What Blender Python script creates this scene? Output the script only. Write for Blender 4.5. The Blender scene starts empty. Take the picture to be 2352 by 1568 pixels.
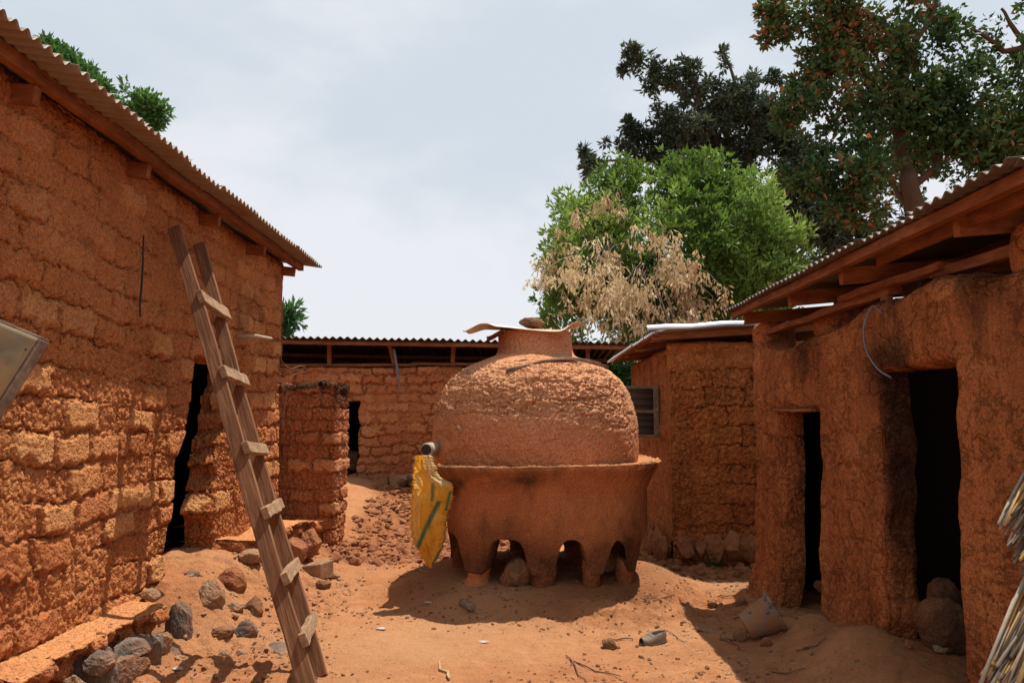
import bpy, math, random
import numpy as np
R_ = math.radians
random.seed(7); RNG = np.random.default_rng(11)
C = bpy.context.scene.collection
scene = bpy.context.scene

# ------------------------------------------------------------------ camera
F, HOR, CX, CY = 1720.0, 965.0, 1176.0, 784.0
PITCH = math.atan((HOR - CY) / F)
CAM = np.array([0.0, 0.0, 1.55])
cd = bpy.data.cameras.new('camera'); cam = bpy.data.objects.new('camera', cd); C.objects.link(cam)
cam.location = CAM; cam.rotation_euler = (math.pi/2 + PITCH, 0, 0)
cd.sensor_width = 36; cd.lens = F/2352*36; cd.clip_start = 0.05; cd.clip_end = 2000
scene.camera = cam
# ------------------------------------------------------------------ world and sun
SUN_EL, SUN_AZ = 73.0, 50.0
w = bpy.data.worlds.new('World'); scene.world = w; w.use_nodes = True
nt = w.node_tree; nt.nodes.clear()
wo = nt.nodes.new('ShaderNodeOutputWorld'); bg = nt.nodes.new('ShaderNodeBackground'); bg.inputs[1].default_value = 0.1
sky = nt.nodes.new('ShaderNodeTexSky'); sky.sky_type = 'NISHITA'; sky.sun_disc = False
sky.sun_elevation = R_(SUN_EL); sky.sun_rotation = R_(SUN_AZ); sky.dust_density = 2.5
tc = nt.nodes.new('ShaderNodeTexCoord')
mp = nt.nodes.new('ShaderNodeMapping'); mp.inputs['Scale'].default_value = (1.0, 1.0, 2.6); mp.inputs['Rotation'].default_value = (0, R_(-24), 0)
mp.inputs['Location'].default_value = (0.35, 0.0, 0.55)
nz = nt.nodes.new('ShaderNodeTexNoise'); nz.inputs['Scale'].default_value = 1.15; nz.inputs['Detail'].default_value = 7; nz.inputs['Roughness'].default_value = .52; nz.inputs['Distortion'].default_value = .35
rp = nt.nodes.new('ShaderNodeValToRGB'); rp.color_ramp.interpolation = 'EASE'
rp.color_ramp.elements[0].position = .47; rp.color_ramp.elements[0].color = (5.35, 5.95, 6.5, 1)
rp.color_ramp.elements[1].position = .66; rp.color_ramp.elements[1].color = (6.9, 7.0, 7.35, 1)
mx = nt.nodes.new('ShaderNodeMixRGB'); mx.inputs[2].default_value = (7.7, 8.2, 8.75, 1)
L = nt.links.new
mx.inputs[0].default_value = .93
nz2 = nt.nodes.new('ShaderNodeTexNoise'); nz2.inputs['Scale'].default_value = 3.2; nz2.inputs['Detail'].default_value = 6
ad = nt.nodes.new('ShaderNodeMath'); ad.operation = 'MULTIPLY_ADD'; ad.inputs[1].default_value = .3; L(nz2.outputs[0], ad.inputs[0]); L(mp.outputs[0], nz2.inputs[0])
sp = nt.nodes.new('ShaderNodeSeparateXYZ'); L(tc.outputs['Generated'], sp.inputs[0])
ml = nt.nodes.new('ShaderNodeMath'); ml.operation = 'MULTIPLY_ADD'; ml.inputs[1].default_value = -.32; ml.inputs[2].default_value = .02; L(sp.outputs[2], ml.inputs[0])
L(tc.outputs['Generated'], mp.inputs[0]); L(mp.outputs[0], nz.inputs[0]); L(nz.outputs[0], ad.inputs[2])
ad2 = nt.nodes.new('ShaderNodeMath'); ad2.operation = 'ADD'; L(ad.outputs[0], ad2.inputs[0]); L(ml.outputs[0], ad2.inputs[1]); L(ad2.outputs[0], rp.inputs[0])
L(rp.outputs[0], mx.inputs[2])
L(sky.outputs[0], mx.inputs[1]); L(mx.outputs[0], bg.inputs[0]); L(bg.outputs[0], wo.inputs[0])
sl = bpy.data.lights.new('sun', 'SUN'); sl.energy = 5.0; sl.angle = R_(.5); sl.color = (1, .95, .86)
so = bpy.data.objects.new('sun', sl); C.objects.link(so)
so.location = (6, 7, 20); so.rotation_euler = (R_(90 - SUN_EL), 0, R_(180 - SUN_AZ))
scene.view_settings.view_transform = 'Standard'; scene.view_settings.look = 'None'
scene.view_settings.exposure = 0.32; scene.view_settings.gamma = 1
scene.render.engine = 'CYCLES'
scene.cycles.max_bounces = 8; scene.cycles.diffuse_bounces = 5

# ------------------------------------------------------------------ maths
def ray(px, py):
    x = (px - CX)/F; y = -(py - CY)/F
    return np.array([x, math.cos(PITCH) - y*math.sin(PITCH), math.sin(PITCH) + y*math.cos(PITCH)])
def P(px, py, Y):
    r = ray(px, py); return CAM + r*(Y/r[1])
def G(px, py, z=0.0):
    r = ray(px, py); return CAM + r*((z - CAM[2])/r[2])
def sst(a, b, x):
    t = np.clip((x - a)/(b - a), 0, 1); return t*t*(3 - 2*t)
def hsh(ix, iy, iz, seed=0):
    h = (ix.astype(np.int64)*374761393 + iy.astype(np.int64)*668265263 + iz.astype(np.int64)*2147483647 + seed*1274126177) & 0xFFFFFFFF
    h = ((h ^ (h >> 13))*1274126177) & 0xFFFFFFFF
    h = ((h ^ (h >> 16))*2246822519) & 0xFFFFFFFF
    h = h ^ (h >> 15)
    return h
def hf(ix, iy, iz=None, seed=0):
    if iz is None: iz = np.zeros_like(ix)
    return (hsh(ix, iy, iz, seed) & 0xFFFFFF)/16777215.0
def vnoise(p, seed=0):
    i = np.floor(p).astype(np.int64); f = p - i; f = f*f*f*(f*(f*6 - 15) + 10)
    out = 0
    for dx in (0, 1):
        for dy in (0, 1):
            for dz in (0, 1):
                wgt = (f[:, 0] if dx else 1 - f[:, 0])*(f[:, 1] if dy else 1 - f[:, 1])*(f[:, 2] if dz else 1 - f[:, 2])
                out = out + wgt*hf(i[:, 0]+dx, i[:, 1]+dy, i[:, 2]+dz, seed)
    return out*2 - 1
def fbm(p, scale, octv=4, seed=0, gain=.5):
    a, s, o = 1.0, scale, 0; tot = 0
    for k in range(octv):
        o = o + a*vnoise(p*s + 17.3*k, seed + k); tot += a; a *= gain; s *= 2.03
    return o/tot
def worley(p, seed=0):
    i = np.floor(p).astype(np.int64)
    f1 = np.full(len(p), 9.0); f2 = np.full(len(p), 9.0); idv = np.zeros(len(p))
    for dx in (-1, 0, 1):
        for dy in (-1, 0, 1):
            for dz in (-1, 0, 1):
                c0, c1, c2 = i[:, 0]+dx, i[:, 1]+dy, i[:, 2]+dz
                q = np.stack([c0 + hf(c0, c1, c2, seed), c1 + hf(c0, c1, c2, seed+1), c2 + hf(c0, c1, c2, seed+2)], 1)
                d = np.sqrt(((q - p)**2).sum(1))
                n1 = d < f1
                f2 = np.where(n1, f1, np.minimum(f2, d))
                idv = np.where(n1, hf(c0, c1, c2, seed+3), idv)
                f1 = np.where(n1, d, f1)
    return f1, f2, idv
def bricks(s, t, bw, bh, seed=0, jit=.02, rough=.012):
    p = np.stack([s, t, np.zeros_like(s)], 1)
    t2 = t + jit*vnoise(p*1.7, seed+50) + rough*vnoise(p*14, seed+51) + rough*.6*vnoise(p*33, seed+53)
    row = np.floor(t2/bh).astype(np.int64)
    z0 = np.zeros_like(row)
    s2 = s + rough*1.2*vnoise(p*13 + 5, seed+52) + rough*.6*vnoise(p*31 + 5, seed+54)
    u = s2/bw + .5*(row % 2) + .5*hf(row, z0, z0, seed)
    col = np.floor(u).astype(np.int64); fx = u - col; fy = t2/bh - row
    # shift every joint by its own amount
    edge = np.minimum(np.minimum(fx, 1 - fx)*bw, np.minimum(fy, 1 - fy)*bh)
    return edge, hf(row, col, z0, seed+7), hf(row, col, z0+1, seed+9), fy

# ------------------------------------------------------------------ object helpers
LOC = {}
def tag(o, label=None, cat=None, group=None, kind=None):
    if label: o['label'] = label
    if cat: o['category'] = cat
    if group: o['group'] = group
    if kind: o['kind'] = kind
    return o
def root(name, loc, label, cat, group=None):
    o = bpy.data.objects.new(name, None); C.objects.link(o); o.location = tuple(float(v) for v in loc)
    o.empty_display_size = .2
    LOC[o.name] = np.array(loc, float)
    return tag(o, label, cat, group)
def sub(name, parent):
    o = bpy.data.objects.new(name, None); C.objects.link(o); o.parent = parent; o.empty_display_size = .1
    LOC[o.name] = LOC[parent.name]; return o
def mesh(name, V, Q, mat, parent=None, attrs=None, smooth=True, label=None, cat=None, group=None, kind=None, tri=None):
    V = np.asarray(V, float)
    if parent is not None: base = LOC[parent.name]
    elif kind == 'structure': base = np.zeros(3)
    else: base = np.array([(V[:, 0].min()+V[:, 0].max())/2, (V[:, 1].min()+V[:, 1].max())/2, V[:, 2].min()])
    me = bpy.data.meshes.new(name)
    Vl = (V - base).astype(np.float32)
    if isinstance(Q, np.ndarray):
        n = len(Q); k = Q.shape[1]
        me.vertices.add(len(Vl)); me.vertices.foreach_set('co', Vl.ravel())
        me.loops.add(n*k); me.loops.foreach_set('vertex_index', Q.astype(np.int32).ravel())
        me.polygons.add(n); me.polygons.foreach_set('loop_start', np.arange(0, n*k, k, dtype=np.int32))
        me.polygons.foreach_set('loop_total', np.full(n, k, dtype=np.int32))
        me.update(calc_edges=True)
    else:
        me.from_pydata([tuple(v) for v in Vl], [], [tuple(int(i) for i in f) for f in Q])
    me.validate()
    me.polygons.foreach_set('use_smooth', np.full(len(me.polygons), smooth))
    if attrs:
        for k_, a in attrs.items():
            at = me.attributes.new(k_, 'FLOAT', 'POINT'); at.data.foreach_set('value', np.asarray(a, np.float32))
    me.materials.append(mat)
    o = bpy.data.objects.new(name, me); C.objects.link(o)
    if parent is not None: o.parent = parent
    else: o.location = tuple(base)
    LOC[o.name] = base
    return tag(o, label, cat, group, kind)
class MB:
    "collects plain faces"
    def __init__(s): s.V = []; s.F = []
    def add(s, V, Fs):
        b = len(s.V); s.V += [tuple(v) for v in V]; s.F += [tuple(i + b for i in f) for f in Fs]; return s
    def beam(s, a, b, wv, hv, jag=0.0, n=1, seed=0):
        "box from a to b with half width vectors wv, hv; n segments with jitter"
        a, b, wv, hv = (np.array(q, float) for q in (a, b, wv, hv)); rg = np.random.default_rng(seed)
        Vs = []
        for i in range(n + 1):
            c = a + (b - a)*i/n
            if 0 < i < n: c = c + (rg.random(3) - .5)*jag
            for sw, sh in ((-1, -1), (1, -1), (1, 1), (-1, 1)):
                k = 1 + (rg.random() - .5)*jag*8
                Vs.append(c + wv*sw*k + hv*sh*(1 + (rg.random() - .5)*jag*8))
        Fs = []
        for i in range(n):
            o = 4*i
            for k in range(4): Fs.append((o+k, o+(k+1) % 4, o+4+(k+1) % 4, o+4+k))
        Fs.append((3, 2, 1, 0)); Fs.append((4*n, 4*n+1, 4*n+2, 4*n+3))
        return s.add(Vs, Fs)
    def tube(s, pts, rad, seg=8, seed=0, cap=True):
        pts = np.array(pts, float); n = len(pts)
        rad = np.full(n, rad) if np.isscalar(rad) else np.array(rad, float)
        T = np.gradient(pts, axis=0); T /= np.linalg.norm(T, axis=1)[:, None] + 1e-9
        up = np.array([0.13, .21, 1.0]) if abs(T[0][2]) < .9 else np.array([1.0, .1, 0])
        Vs = []
        for i in range(n):
            a = np.cross(T[i], up); a /= np.linalg.norm(a) + 1e-9; b = np.cross(T[i], a)
            for k in range(seg):
                t = 2*math.pi*k/seg; Vs.append(pts[i] + rad[i]*(a*math.cos(t) + b*math.sin(t)))
        Fs = [(i*seg+k, i*seg+(k+1) % seg, (i+1)*seg+(k+1) % seg, (i+1)*seg+k) for i in range(n-1) for k in range(seg)]
        if cap: Fs.append(tuple(range(seg))[::-1]); Fs.append(tuple((n-1)*seg+k for k in range(seg)))
        return s.add(Vs, Fs)
    def build(s, name, mat, parent=None, smooth=False, bevel=0, **kw):
        o = mesh(name, s.V, s.F, mat, parent, smooth=smooth, **kw)
        if bevel:
            m = o.modifiers.new('bevel', 'BEVEL'); m.width = bevel; m.segments = 2; m.limit_method = 'ANGLE'
        return o
class Surf:
    "patches of (point grid, s, t, edge distance) welded into one displaced surface"
    def __init__(s): s.V = []; s.Q = []; s.s = []; s.t = []; s.e = []; s.n = 0
    def add(s, Pg, S, T, E, mask=None):
        r, c = Pg.shape[:2]; idx = np.arange(r*c).reshape(r, c) + s.n
        q = np.stack([idx[:-1, :-1], idx[:-1, 1:], idx[1:, 1:], idx[1:, :-1]], 2)
        q = q[mask] if mask is not None else q.reshape(-1, 4)
        s.V.append(Pg.reshape(-1, 3)); s.Q.append(q); s.n += r*c
        for l, a in ((s.s, S), (s.t, T), (s.e, E)): l.append(np.broadcast_to(a, (r, c)).reshape(-1))
    def finish(s):
        V = np.concatenate(s.V); Q = np.concatenate(s.Q); S = np.concatenate(s.s); T = np.concatenate(s.t); E = np.concatenate(s.e)
        key = np.round(V*2000).astype(np.int64)
        _, first, inv = np.unique(key, axis=0, return_index=True, return_inverse=True); inv = inv.reshape(-1)
        Q = inv[Q]; V = V[first]; S = S[first]; T = T[first]; E = E[first]
        ok = np.array([True]*len(Q)); 
        for a, b in ((0, 1), (1, 2), (2, 3), (3, 0), (0, 2), (1, 3)): ok &= Q[:, a] != Q[:, b]
        Q = Q[ok]
        used = np.zeros(len(V), bool); used[Q.ravel()] = True; mp_ = np.cumsum(used) - 1
        Q = mp_[Q]; V = V[used]; S = S[used]; T = T[used]; E = E[used]
        return V, Q, vnorm(V, Q), S, T, E
def vnorm(V, Q):
    fn = np.cross(V[Q[:, 2]] - V[Q[:, 0]], V[Q[:, 3]] - V[Q[:, 1]])
    fn /= np.linalg.norm(fn, axis=1)[:, None] + 1e-12
    N = np.zeros_like(V)
    for k in range(4): np.add.at(N, Q[:, k], fn)
    return N/(np.linalg.norm(N, axis=1)[:, None] + 1e-9)
def wall_surf(p0, p1, z0, z1, openings=(), thick=.35, res=.014, topfn=None, wfn=None, ends=(True, True)):
    "vertical wall from p0 to p1 (xy), outward normal (uy,-ux); openings = (a(v), b(v), vtop, vbot)"
    p0 = np.array(p0, float); p1 = np.array(p1, float); Lw = np.linalg.norm(p1 - p0); u = (p1 - p0)/Lw
    n = np.array([u[1], -u[0], 0]); u3 = np.array([u[0], u[1], 0])
    H = z1 - z0
    vb = sorted(set([0.0, H] + [o[2] - z0 for o in openings] + [o[3] - z0 for o in openings if o[3] > z0 + .01]))
    rows = [0.0]
    for a, b in zip(vb[:-1], vb[1:]): k = max(1, int(round((b - a)/res))); rows += list(a + (b - a)*np.arange(1, k+1)/k)
    rows = np.array(rows); nr = len(rows)
    cols = [np.zeros(nr)]; segid = []
    prev = np.zeros(nr); br = []
    for i, o in enumerate(openings): br += [(np.array([o[0](z0+v) for v in rows]), -1), (np.array([o[1](z0+v) for v in rows]), i)]
    br.append((np.full(nr, Lw), -1))
    cidx = []
    for arr, oi in br:
        k = max(2, int(round(np.mean(arr - prev)/res)))
        for j in range(1, k+1): cols.append(prev + (arr - prev)*j/k); segid.append(oi)
        prev = arr; cidx.append(len(cols) - 1)
    U = np.stack(cols, 1); Vv = np.repeat(rows[:, None], U.shape[1], 1); segid = np.array(segid)
    tp = np.zeros_like(U) if topfn is None else topfn(U)
    Z = z0 + Vv + tp*sst(H*.8, H, Vv)
    W = np.zeros_like(U) if wfn is None else wfn(U, Z)
    def pt(U, Z, W): return np.array([p0[0], p0[1], 0]) + U[..., None]*u3 + np.stack([0*Z, 0*Z, Z], -1) + W[..., None]*n
    E = np.full(U.shape, 9.0)
    if ends[0]: E = np.minimum(E, U)
    if ends[1]: E = np.minimum(E, Lw - U)
    E = np.minimum(E, np.maximum(H - Vv, 0))
    mask = np.ones((nr-1, U.shape[1]-1), bool)
    for i, o in enumerate(openings):
        ca, cb = cidx[2*i], cidx[2*i+1]; a = U[:, ca:ca+1]; b = U[:, cb:cb+1]
        dx = np.maximum(np.maximum(a - U, U - b), 0); dz = np.maximum(Vv + z0 - o[2], 0); 
        E = np.minimum(E, np.where(Vv + z0 >= o[3] - .001, np.sqrt(dx**2 + dz**2), np.sqrt(dx**2 + (o[3]-z0-Vv)**2)))
        rm = (rows[:-1] + z0 < o[2] - .001) & (rows[:-1] + z0 >= o[3] - .001)
        mask[np.ix_(rm, segid == i)] = False
    sf = Surf(); sf.add(pt(U, Z, W), U, Z, E, mask)
    kd = max(3, int(thick/res/1.2)); dw = np.linspace(0, thick, kd)
    def cap(Uc, Zc, Wc, sgn):      # column of points -> jamb
        Wg = Wc[:, None] - dw[None, :]; Wg[:, 0] = Wc; Ug = np.repeat(Uc[:, None], kd, 1); Zg = np.repeat(Zc[:, None], kd, 1)
        Pg = pt(Ug, Zg, Wg); S = Ug - sgn*(dw[None, :]); Eg = np.repeat(dw[None, :], len(Uc), 0)
        if sgn < 0: Pg, S, Zg, Eg = Pg[:, ::-1], S[:, ::-1], Zg[:, ::-1], Eg[:, ::-1]
        sf.add(Pg, S, Zg, Eg)
    def lid(Uc, Zc, Wc, sgn):
        Wg = Wc[None, :] - dw[:, None]; Ug = np.repeat(Uc[None, :], kd, 0); Zg = np.repeat(Zc[None, :], kd, 0)
        Pg = pt(Ug, Zg, Wg); T = Zg + sgn*dw[:, None]; Eg = np.repeat(dw[:, None], len(Uc), 1)
        if sgn < 0: Pg, T, Ug, Eg = Pg[::-1], T[::-1], Ug[::-1], Eg[::-1]
        sf.add(Pg, Ug, T, Eg)
    for i, o in enumerate(openings):
        ca, cb = cidx[2*i], cidx[2*i+1]; r1 = int(np.argmin(abs(rows + z0 - o[2]))); r0 = int(np.argmin(abs(rows + z0 - max(o[3], z0))))
        cap(U[r0:r1+1, ca], Z[r0:r1+1, ca], W[r0:r1+1, ca], 1); cap(U[r0:r1+1, cb], Z[r0:r1+1, cb], W[r0:r1+1, cb], -1)
        lid(U[r1, ca:cb+1], Z[r1, ca:cb+1], W[r1, ca:cb+1], -1)
        if r0 > 0: lid(U[r0, ca:cb+1], Z[r0, ca:cb+1], W[r0, ca:cb+1], 1)
    lid(U[-1], Z[-1], W[-1], 1)
    if ends[0]: cap(U[:, 0], Z[:, 0], W[:, 0], -1)
    if ends[1]: cap(U[:, -1], Z[:, -1], W[:, -1], 1)
    return sf.finish()

# ------------------------------------------------------------------ materials
class N:
    def __init__(s, name):
        s.m = bpy.data.materials.new(name); s.m.use_nodes = True; s.t = s.m.node_tree; s.t.nodes.clear()
        s.out = s.t.nodes.new('ShaderNodeOutputMaterial'); s.bsdf = s.t.nodes.new('ShaderNodeBsdfPrincipled')
        s.t.links.new(s.bsdf.outputs[0], s.out.inputs[0]); s.co = s.t.nodes.new('ShaderNodeTexCoord').outputs['Object']
    def set(s, i, v):
        if hasattr(v, 'is_output') or isinstance(v, bpy.types.NodeSocket): s.t.links.new(v, i)
        else: i.default_value = v
    def noise(s, scale, detail=5, rough=.6, vec=None, dist=0, col=False):
        n = s.t.nodes.new('ShaderNodeTexNoise'); n.inputs['Scale'].default_value = scale; n.inputs['Detail'].default_value = detail
        n.inputs['Roughness'].default_value = rough; n.inputs['Distortion'].default_value = dist
        s.set(n.inputs[0], vec if vec is not None else s.co); return n.outputs[1 if col else 0]
    def vor(s, scale, feat='F1', vec=None, out='Distance'):
        n = s.t.nodes.new('ShaderNodeTexVoronoi'); n.feature = feat; n.inputs['Scale'].default_value = scale
        s.set(n.inputs[0], vec if vec is not None else s.co); return n.outputs[out]
    def map(s, scale=(1, 1, 1), rot=(0, 0, 0), vec=None):
        n = s.t.nodes.new('ShaderNodeMapping'); n.inputs['Scale'].default_value = scale; n.inputs['Rotation'].default_value = rot
        s.set(n.inputs[0], vec if vec is not None else s.co); return n.outputs[0]
    def warp(s, amt, scale):
        c = s.noise(scale, 3, .5, col=True); a = s.t.nodes.new('ShaderNodeVectorMath'); a.operation = 'MULTIPLY_ADD'
        s.set(a.inputs[0], c); a.inputs[1].default_value = (amt,)*3; s.set(a.inputs[2], s.co); return a.outputs[0]
    def stretch(s, d, k, along):
        dt = s.t.nodes.new('ShaderNodeVectorMath'); dt.operation = 'DOT_PRODUCT'; s.set(dt.inputs[0], s.co); dt.inputs[1].default_value = tuple(d)
        sc = s.t.nodes.new('ShaderNodeVectorMath'); sc.operation = 'SCALE'; sc.inputs[0].default_value = tuple(d); s.set(sc.inputs['Scale'], s.math('MULTIPLY', dt.outputs['Value'], along - k))
        a = s.t.nodes.new('ShaderNodeVectorMath'); a.operation = 'MULTIPLY_ADD'; s.set(a.inputs[0], s.co); a.inputs[1].default_value = (k, k, k); s.set(a.inputs[2], sc.outputs[0]); return a.outputs[0]
    def ramp(s, f, stops, interp='LINEAR'):
        n = s.t.nodes.new('ShaderNodeValToRGB'); cr = n.color_ramp; cr.interpolation = interp
        while len(cr.elements) < len(stops): cr.elements.new(.5)
        for e, (p, c) in zip(cr.elements, stops):
            e.position = p; e.color = (c, c, c, 1) if np.isscalar(c) else tuple(c) + (1,)
        s.set(n.inputs[0], f); return n.outputs[0]
    def mix(s, f, a, b, mode='MIX'):
        n = s.t.nodes.new('ShaderNodeMixRGB'); n.blend_type = mode
        s.set(n.inputs[0], f)
        for i, v in ((1, a), (2, b)):
            if isinstance(v, tuple) and len(v) == 3: v = v + (1,)
            s.set(n.inputs[i], v)
        return n.outputs[0]
    def math(s, op, a, b=0, c=None, clamp=False):
        n = s.t.nodes.new('ShaderNodeMath'); n.operation = op; n.use_clamp = clamp; s.set(n.inputs[0], a); s.set(n.inputs[1], b)
        if c is not None: s.set(n.inputs[2], c)
        return n.outputs[0]
    def attr(s, name):
        n = s.t.nodes.new('ShaderNodeAttribute'); n.attribute_name = name; return n.outputs['Fac']
    def bump(s, h, dist, strength=1.0, prev=None):
        n = s.t.nodes.new('ShaderNodeBump'); n.inputs['Distance'].default_value = dist; n.inputs['Strength'].default_value = strength
        s.set(n.inputs['Height'], h)
        if prev is not None: s.set(n.inputs['Normal'], prev)
        return n.outputs[0]
    def done(s, col, rough=.95, nrm=None, spec=.12, metal=0):
        b = s.bsdf; s.set(b.inputs['Base Color'], col + (1,) if isinstance(col, tuple) and len(col) == 3 else col); s.set(b.inputs['Roughness'], rough)
        b.inputs['Specular IOR Level'].default_value = spec; s.set(b.inputs['Metallic'], metal)
        if nrm is not None: s.set(b.inputs['Normal'], nrm)
        return s.m
def mud(name, ca, cb, cc, pale, cracks=.0, fine=1.0, vstreak=0.0, crk_scale=7):
    k = 1.62; ca, cb, cc, pale = [(min(.92, q[0]*k*1.08), min(.9, q[1]*k*1.14), min(.9, q[2]*k*1.16)) for q in (ca, cb, cc, pale)]
    m = N(name)
    big = m.noise(1.1, 5, .6); mid = m.noise(9, 6, .65); fin = m.noise(70, 4, .7); grit = m.noise(240, 2, .6)
    c = m.ramp(big, [(.32, ca), (.52, cb), (.7, cc)])
    c = m.mix(m.ramp(mid, [(.35, 0), (.75, .55)]), c, ca)
    c = m.mix(m.math('MULTIPLY', m.attr('pale'), .48), c, pale)
    c = m.mix(m.ramp(fin, [(.3, .4), (.5, 0)]), c, tuple(v*.45 for v in ca))
    c = m.mix(m.ramp(grit, [(.62, 0), (.72, .45)]), c, tuple(min(1, v*1.5 + .03) for v in pale))
    tn = m.math('MULTIPLY_ADD', m.attr('tone'), .16, .5)
    c = m.mix(.8, c, m.ramp(tn, [(0, .25), (1, .75)]), 'OVERLAY')
    if vstreak:
        st = m.noise(5, 5, .65, vec=m.map((1, 1, .12)))
        c = m.mix(m.ramp(st, [(.45, 0), (.68, vstreak)]), c, tuple(v*.35 for v in ca))
    c = m.mix(m.math('MULTIPLY', m.attr('soot'), .88), c, (.024, .017, .013))  # soot stains, plus shade painted into reveals and under the granary
    h = m.math('ADD', m.math('MULTIPLY', fin, .6), m.math('MULTIPLY', grit, .25))
    cr1 = m.vor(26, vec=m.warp(.025, 10)); cr2 = m.vor(62, vec=m.warp(.008, 24)); big_ = m.ramp(m.noise(2.6, 4, .6), [(.38, .25), (.58, 1)])
    h1 = m.math('MULTIPLY', m.ramp(cr1, [(.1, 1), (.75, 0)]), big_); h2 = m.ramp(cr2, [(.1, 1), (.7, 0)])
    rough_ = m.noise(30, 8, .72)
    nb = m.bump(h1, .016*fine, 1.0, m.bump(h2, .008*fine, 1.0, m.bump(rough_, .020*fine, 1.0, m.bump(h, .010*fine, 1.0))))
    c = m.mix(m.ramp(rough_, [(.32, .35), (.44, 0)]), c, tuple(v*.5 for v in ca))
    c = m.mix(m.ramp(m.noise(95, 3, .75), [(.36, .6), (.46, 0)]), c, tuple(v*.4 for v in ca))
    c = m.mix(m.ramp(m.noise(75, 3, .75), [(.60, 0), (.70, .5)]), c, tuple(min(.9, v*1.35 + .05) for v in pale))
    c = m.mix(m.ramp(m.vor(42, vec=m.warp(.03, 9)), [(.05, .8), (.11, 0)]), c, tuple(v*.25 for v in ca))
    c = m.mix(m.math('MULTIPLY', m.attr('soot'), .35), c, (.02, .016, .013))
    if cracks:
        n1 = m.noise(crk_scale*.5, 7, .62, dist=.2); n2 = m.noise(crk_scale*1.1, 5, .6, vec=m.map((1, 1, 1.3)), dist=.3)
        l1 = m.ramp(m.math('ABSOLUTE', m.math('SUBTRACT', n1, .5)), [(0, 0), (.012, 1)])
        l2 = m.ramp(m.math('ABSOLUTE', m.math('SUBTRACT', n2, .5)), [(0, .3), (.016, 1)])
        gate = m.ramp(m.noise(2.3, 3), [(.45, 1), (.56, 0)])
        cr = m.math('MULTIPLY', l1, m.math('MAXIMUM', l2, gate))
        nb = m.bump(cr, .02*cracks, 1.0, nb)
        c = m.mix(m.math('MULTIPLY', m.math('SUBTRACT', 1, cr), .18), c, tuple(v*.3 for v in ca))
    return m.done(c, .97, nb, .06)
ORA = (.30, .088, .030); ORB = (.38, .125, .045); ORC = (.44, .165, .063); PAL = (.50, .235, .10)
M = {}
M['mud_left'] = mud('mud_left', ORA, ORB, ORC, (.52, .24, .095), fine=1.1)
M['mud_right'] = mud('mud_right', (.26, .076, .025), (.33, .104, .035), (.38, .135, .048), (.42, .19, .08), cracks=1, vstreak=.5)
M['mud_far'] = mud('mud_far', (.27, .075, .022), (.36, .115, .033), (.42, .16, .05), (.46, .21, .075), cracks=.4, vstreak=.3)
M['mud_back'] = mud('mud_back', (.28, .085, .032), (.35, .115, .045), (.40, .145, .06), (.46, .20, .09))
M['mud_stub'] = mud('mud_stub', (.28, .085, .034), (.35, .12, .05), (.42, .16, .07), (.46, .21, .10))
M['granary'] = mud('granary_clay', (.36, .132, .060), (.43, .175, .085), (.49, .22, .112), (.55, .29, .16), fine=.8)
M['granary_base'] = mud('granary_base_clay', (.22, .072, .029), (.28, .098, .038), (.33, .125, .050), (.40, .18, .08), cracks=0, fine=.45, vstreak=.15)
M['sooty'] = N('sooty_wall').done((.018, .011, .008), .98, None, .02)  # near black: darkness of the rooms put into wall and floor colour
M['mud_plain'] = mud('mud_plain', ORA, ORB, ORC, PAL)
def ground_mat():
    m = N('earth')
    c = m.ramp(m.noise(.9, 6, .6), [(.3, (.42, .155, .060)), (.5, (.51, .215, .092)), (.72, (.57, .275, .130))])
    c = m.mix(m.ramp(m.noise(2.4, 7, .7, dist=.6), [(.52, 0), (.66, .5)]), c, (.27, .105, .05))
    c = m.mix(m.ramp(m.noise(7, 7, .7), [(.42, 0), (.66, .7)]), c, (.36, .13, .05))
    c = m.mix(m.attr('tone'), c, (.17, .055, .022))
    c = m.mix(m.math('MULTIPLY', m.attr('pale'), .7), c, (.55, .30, .15))
    fin = m.noise(60, 5, .7); grit = m.noise(170, 3, .7)
    c = m.mix(m.ramp(grit, [(.28, .75), (.42, 0)]), c, (.13, .045, .02))
    c = m.mix(m.ramp(m.noise(120, 2, .5), [(.66, 0), (.72, .6)]), c, (.62, .42, .27))
    sp = m.vor(26, out='Distance', vec=m.warp(.03, 30)); gate = m.ramp(m.noise(3.1, 4), [(.45, 0), (.62, 1)])
    c = m.mix(m.math('MULTIPLY', m.ramp(sp, [(.1, .85), (.16, 0)]), gate), c, (.10, .035, .018))
    h = m.math('ADD', m.math('MULTIPLY', fin, .8), m.math('MULTIPLY', grit, .35))
    return m.done(c, .97, m.bump(m.noise(16, 8, .68), .05, .8, m.bump(h, .016, 1)), .06)
M['ground'] = ground_mat()
def rock_mat(name, a, b, c_, dust):
    m = N(name); c = m.ramp(m.noise(9, 6, .7), [(.3, a), (.5, b), (.68, c_)])
    c = m.mix(m.ramp(m.noise(5, 5, .6, dist=.4), [(.42, 0), (.66, dust)]), c, (.40, .165, .07))
    c = m.mix(m.ramp(m.noise(90, 3, .7), [(.3, .6), (.5, 0)]), c, tuple(v*.4 for v in a))
    return m.done(c, .92, m.bump(m.noise(30, 6, .7), .02, .9), .15)
M['rock_grey'] = rock_mat('rock_grey', (.07, .055, .045), (.16, .12, .095), (.26, .19, .14), .55)
M['rock_tan'] = rock_mat('rock_tan', (.20, .115, .06), (.33, .20, .115), (.42, .27, .16), .7)
M['rock_red'] = rock_mat('rock_red', (.17, .06, .028), (.27, .10, .045), (.34, .145, .07), .8)
M['rock_dark'] = rock_mat('rock_dark', (.07, .032, .018), (.12, .055, .03), (.17, .08, .042), .3)  # darker rock for the doorway boulders, their shade put into the colour
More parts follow.
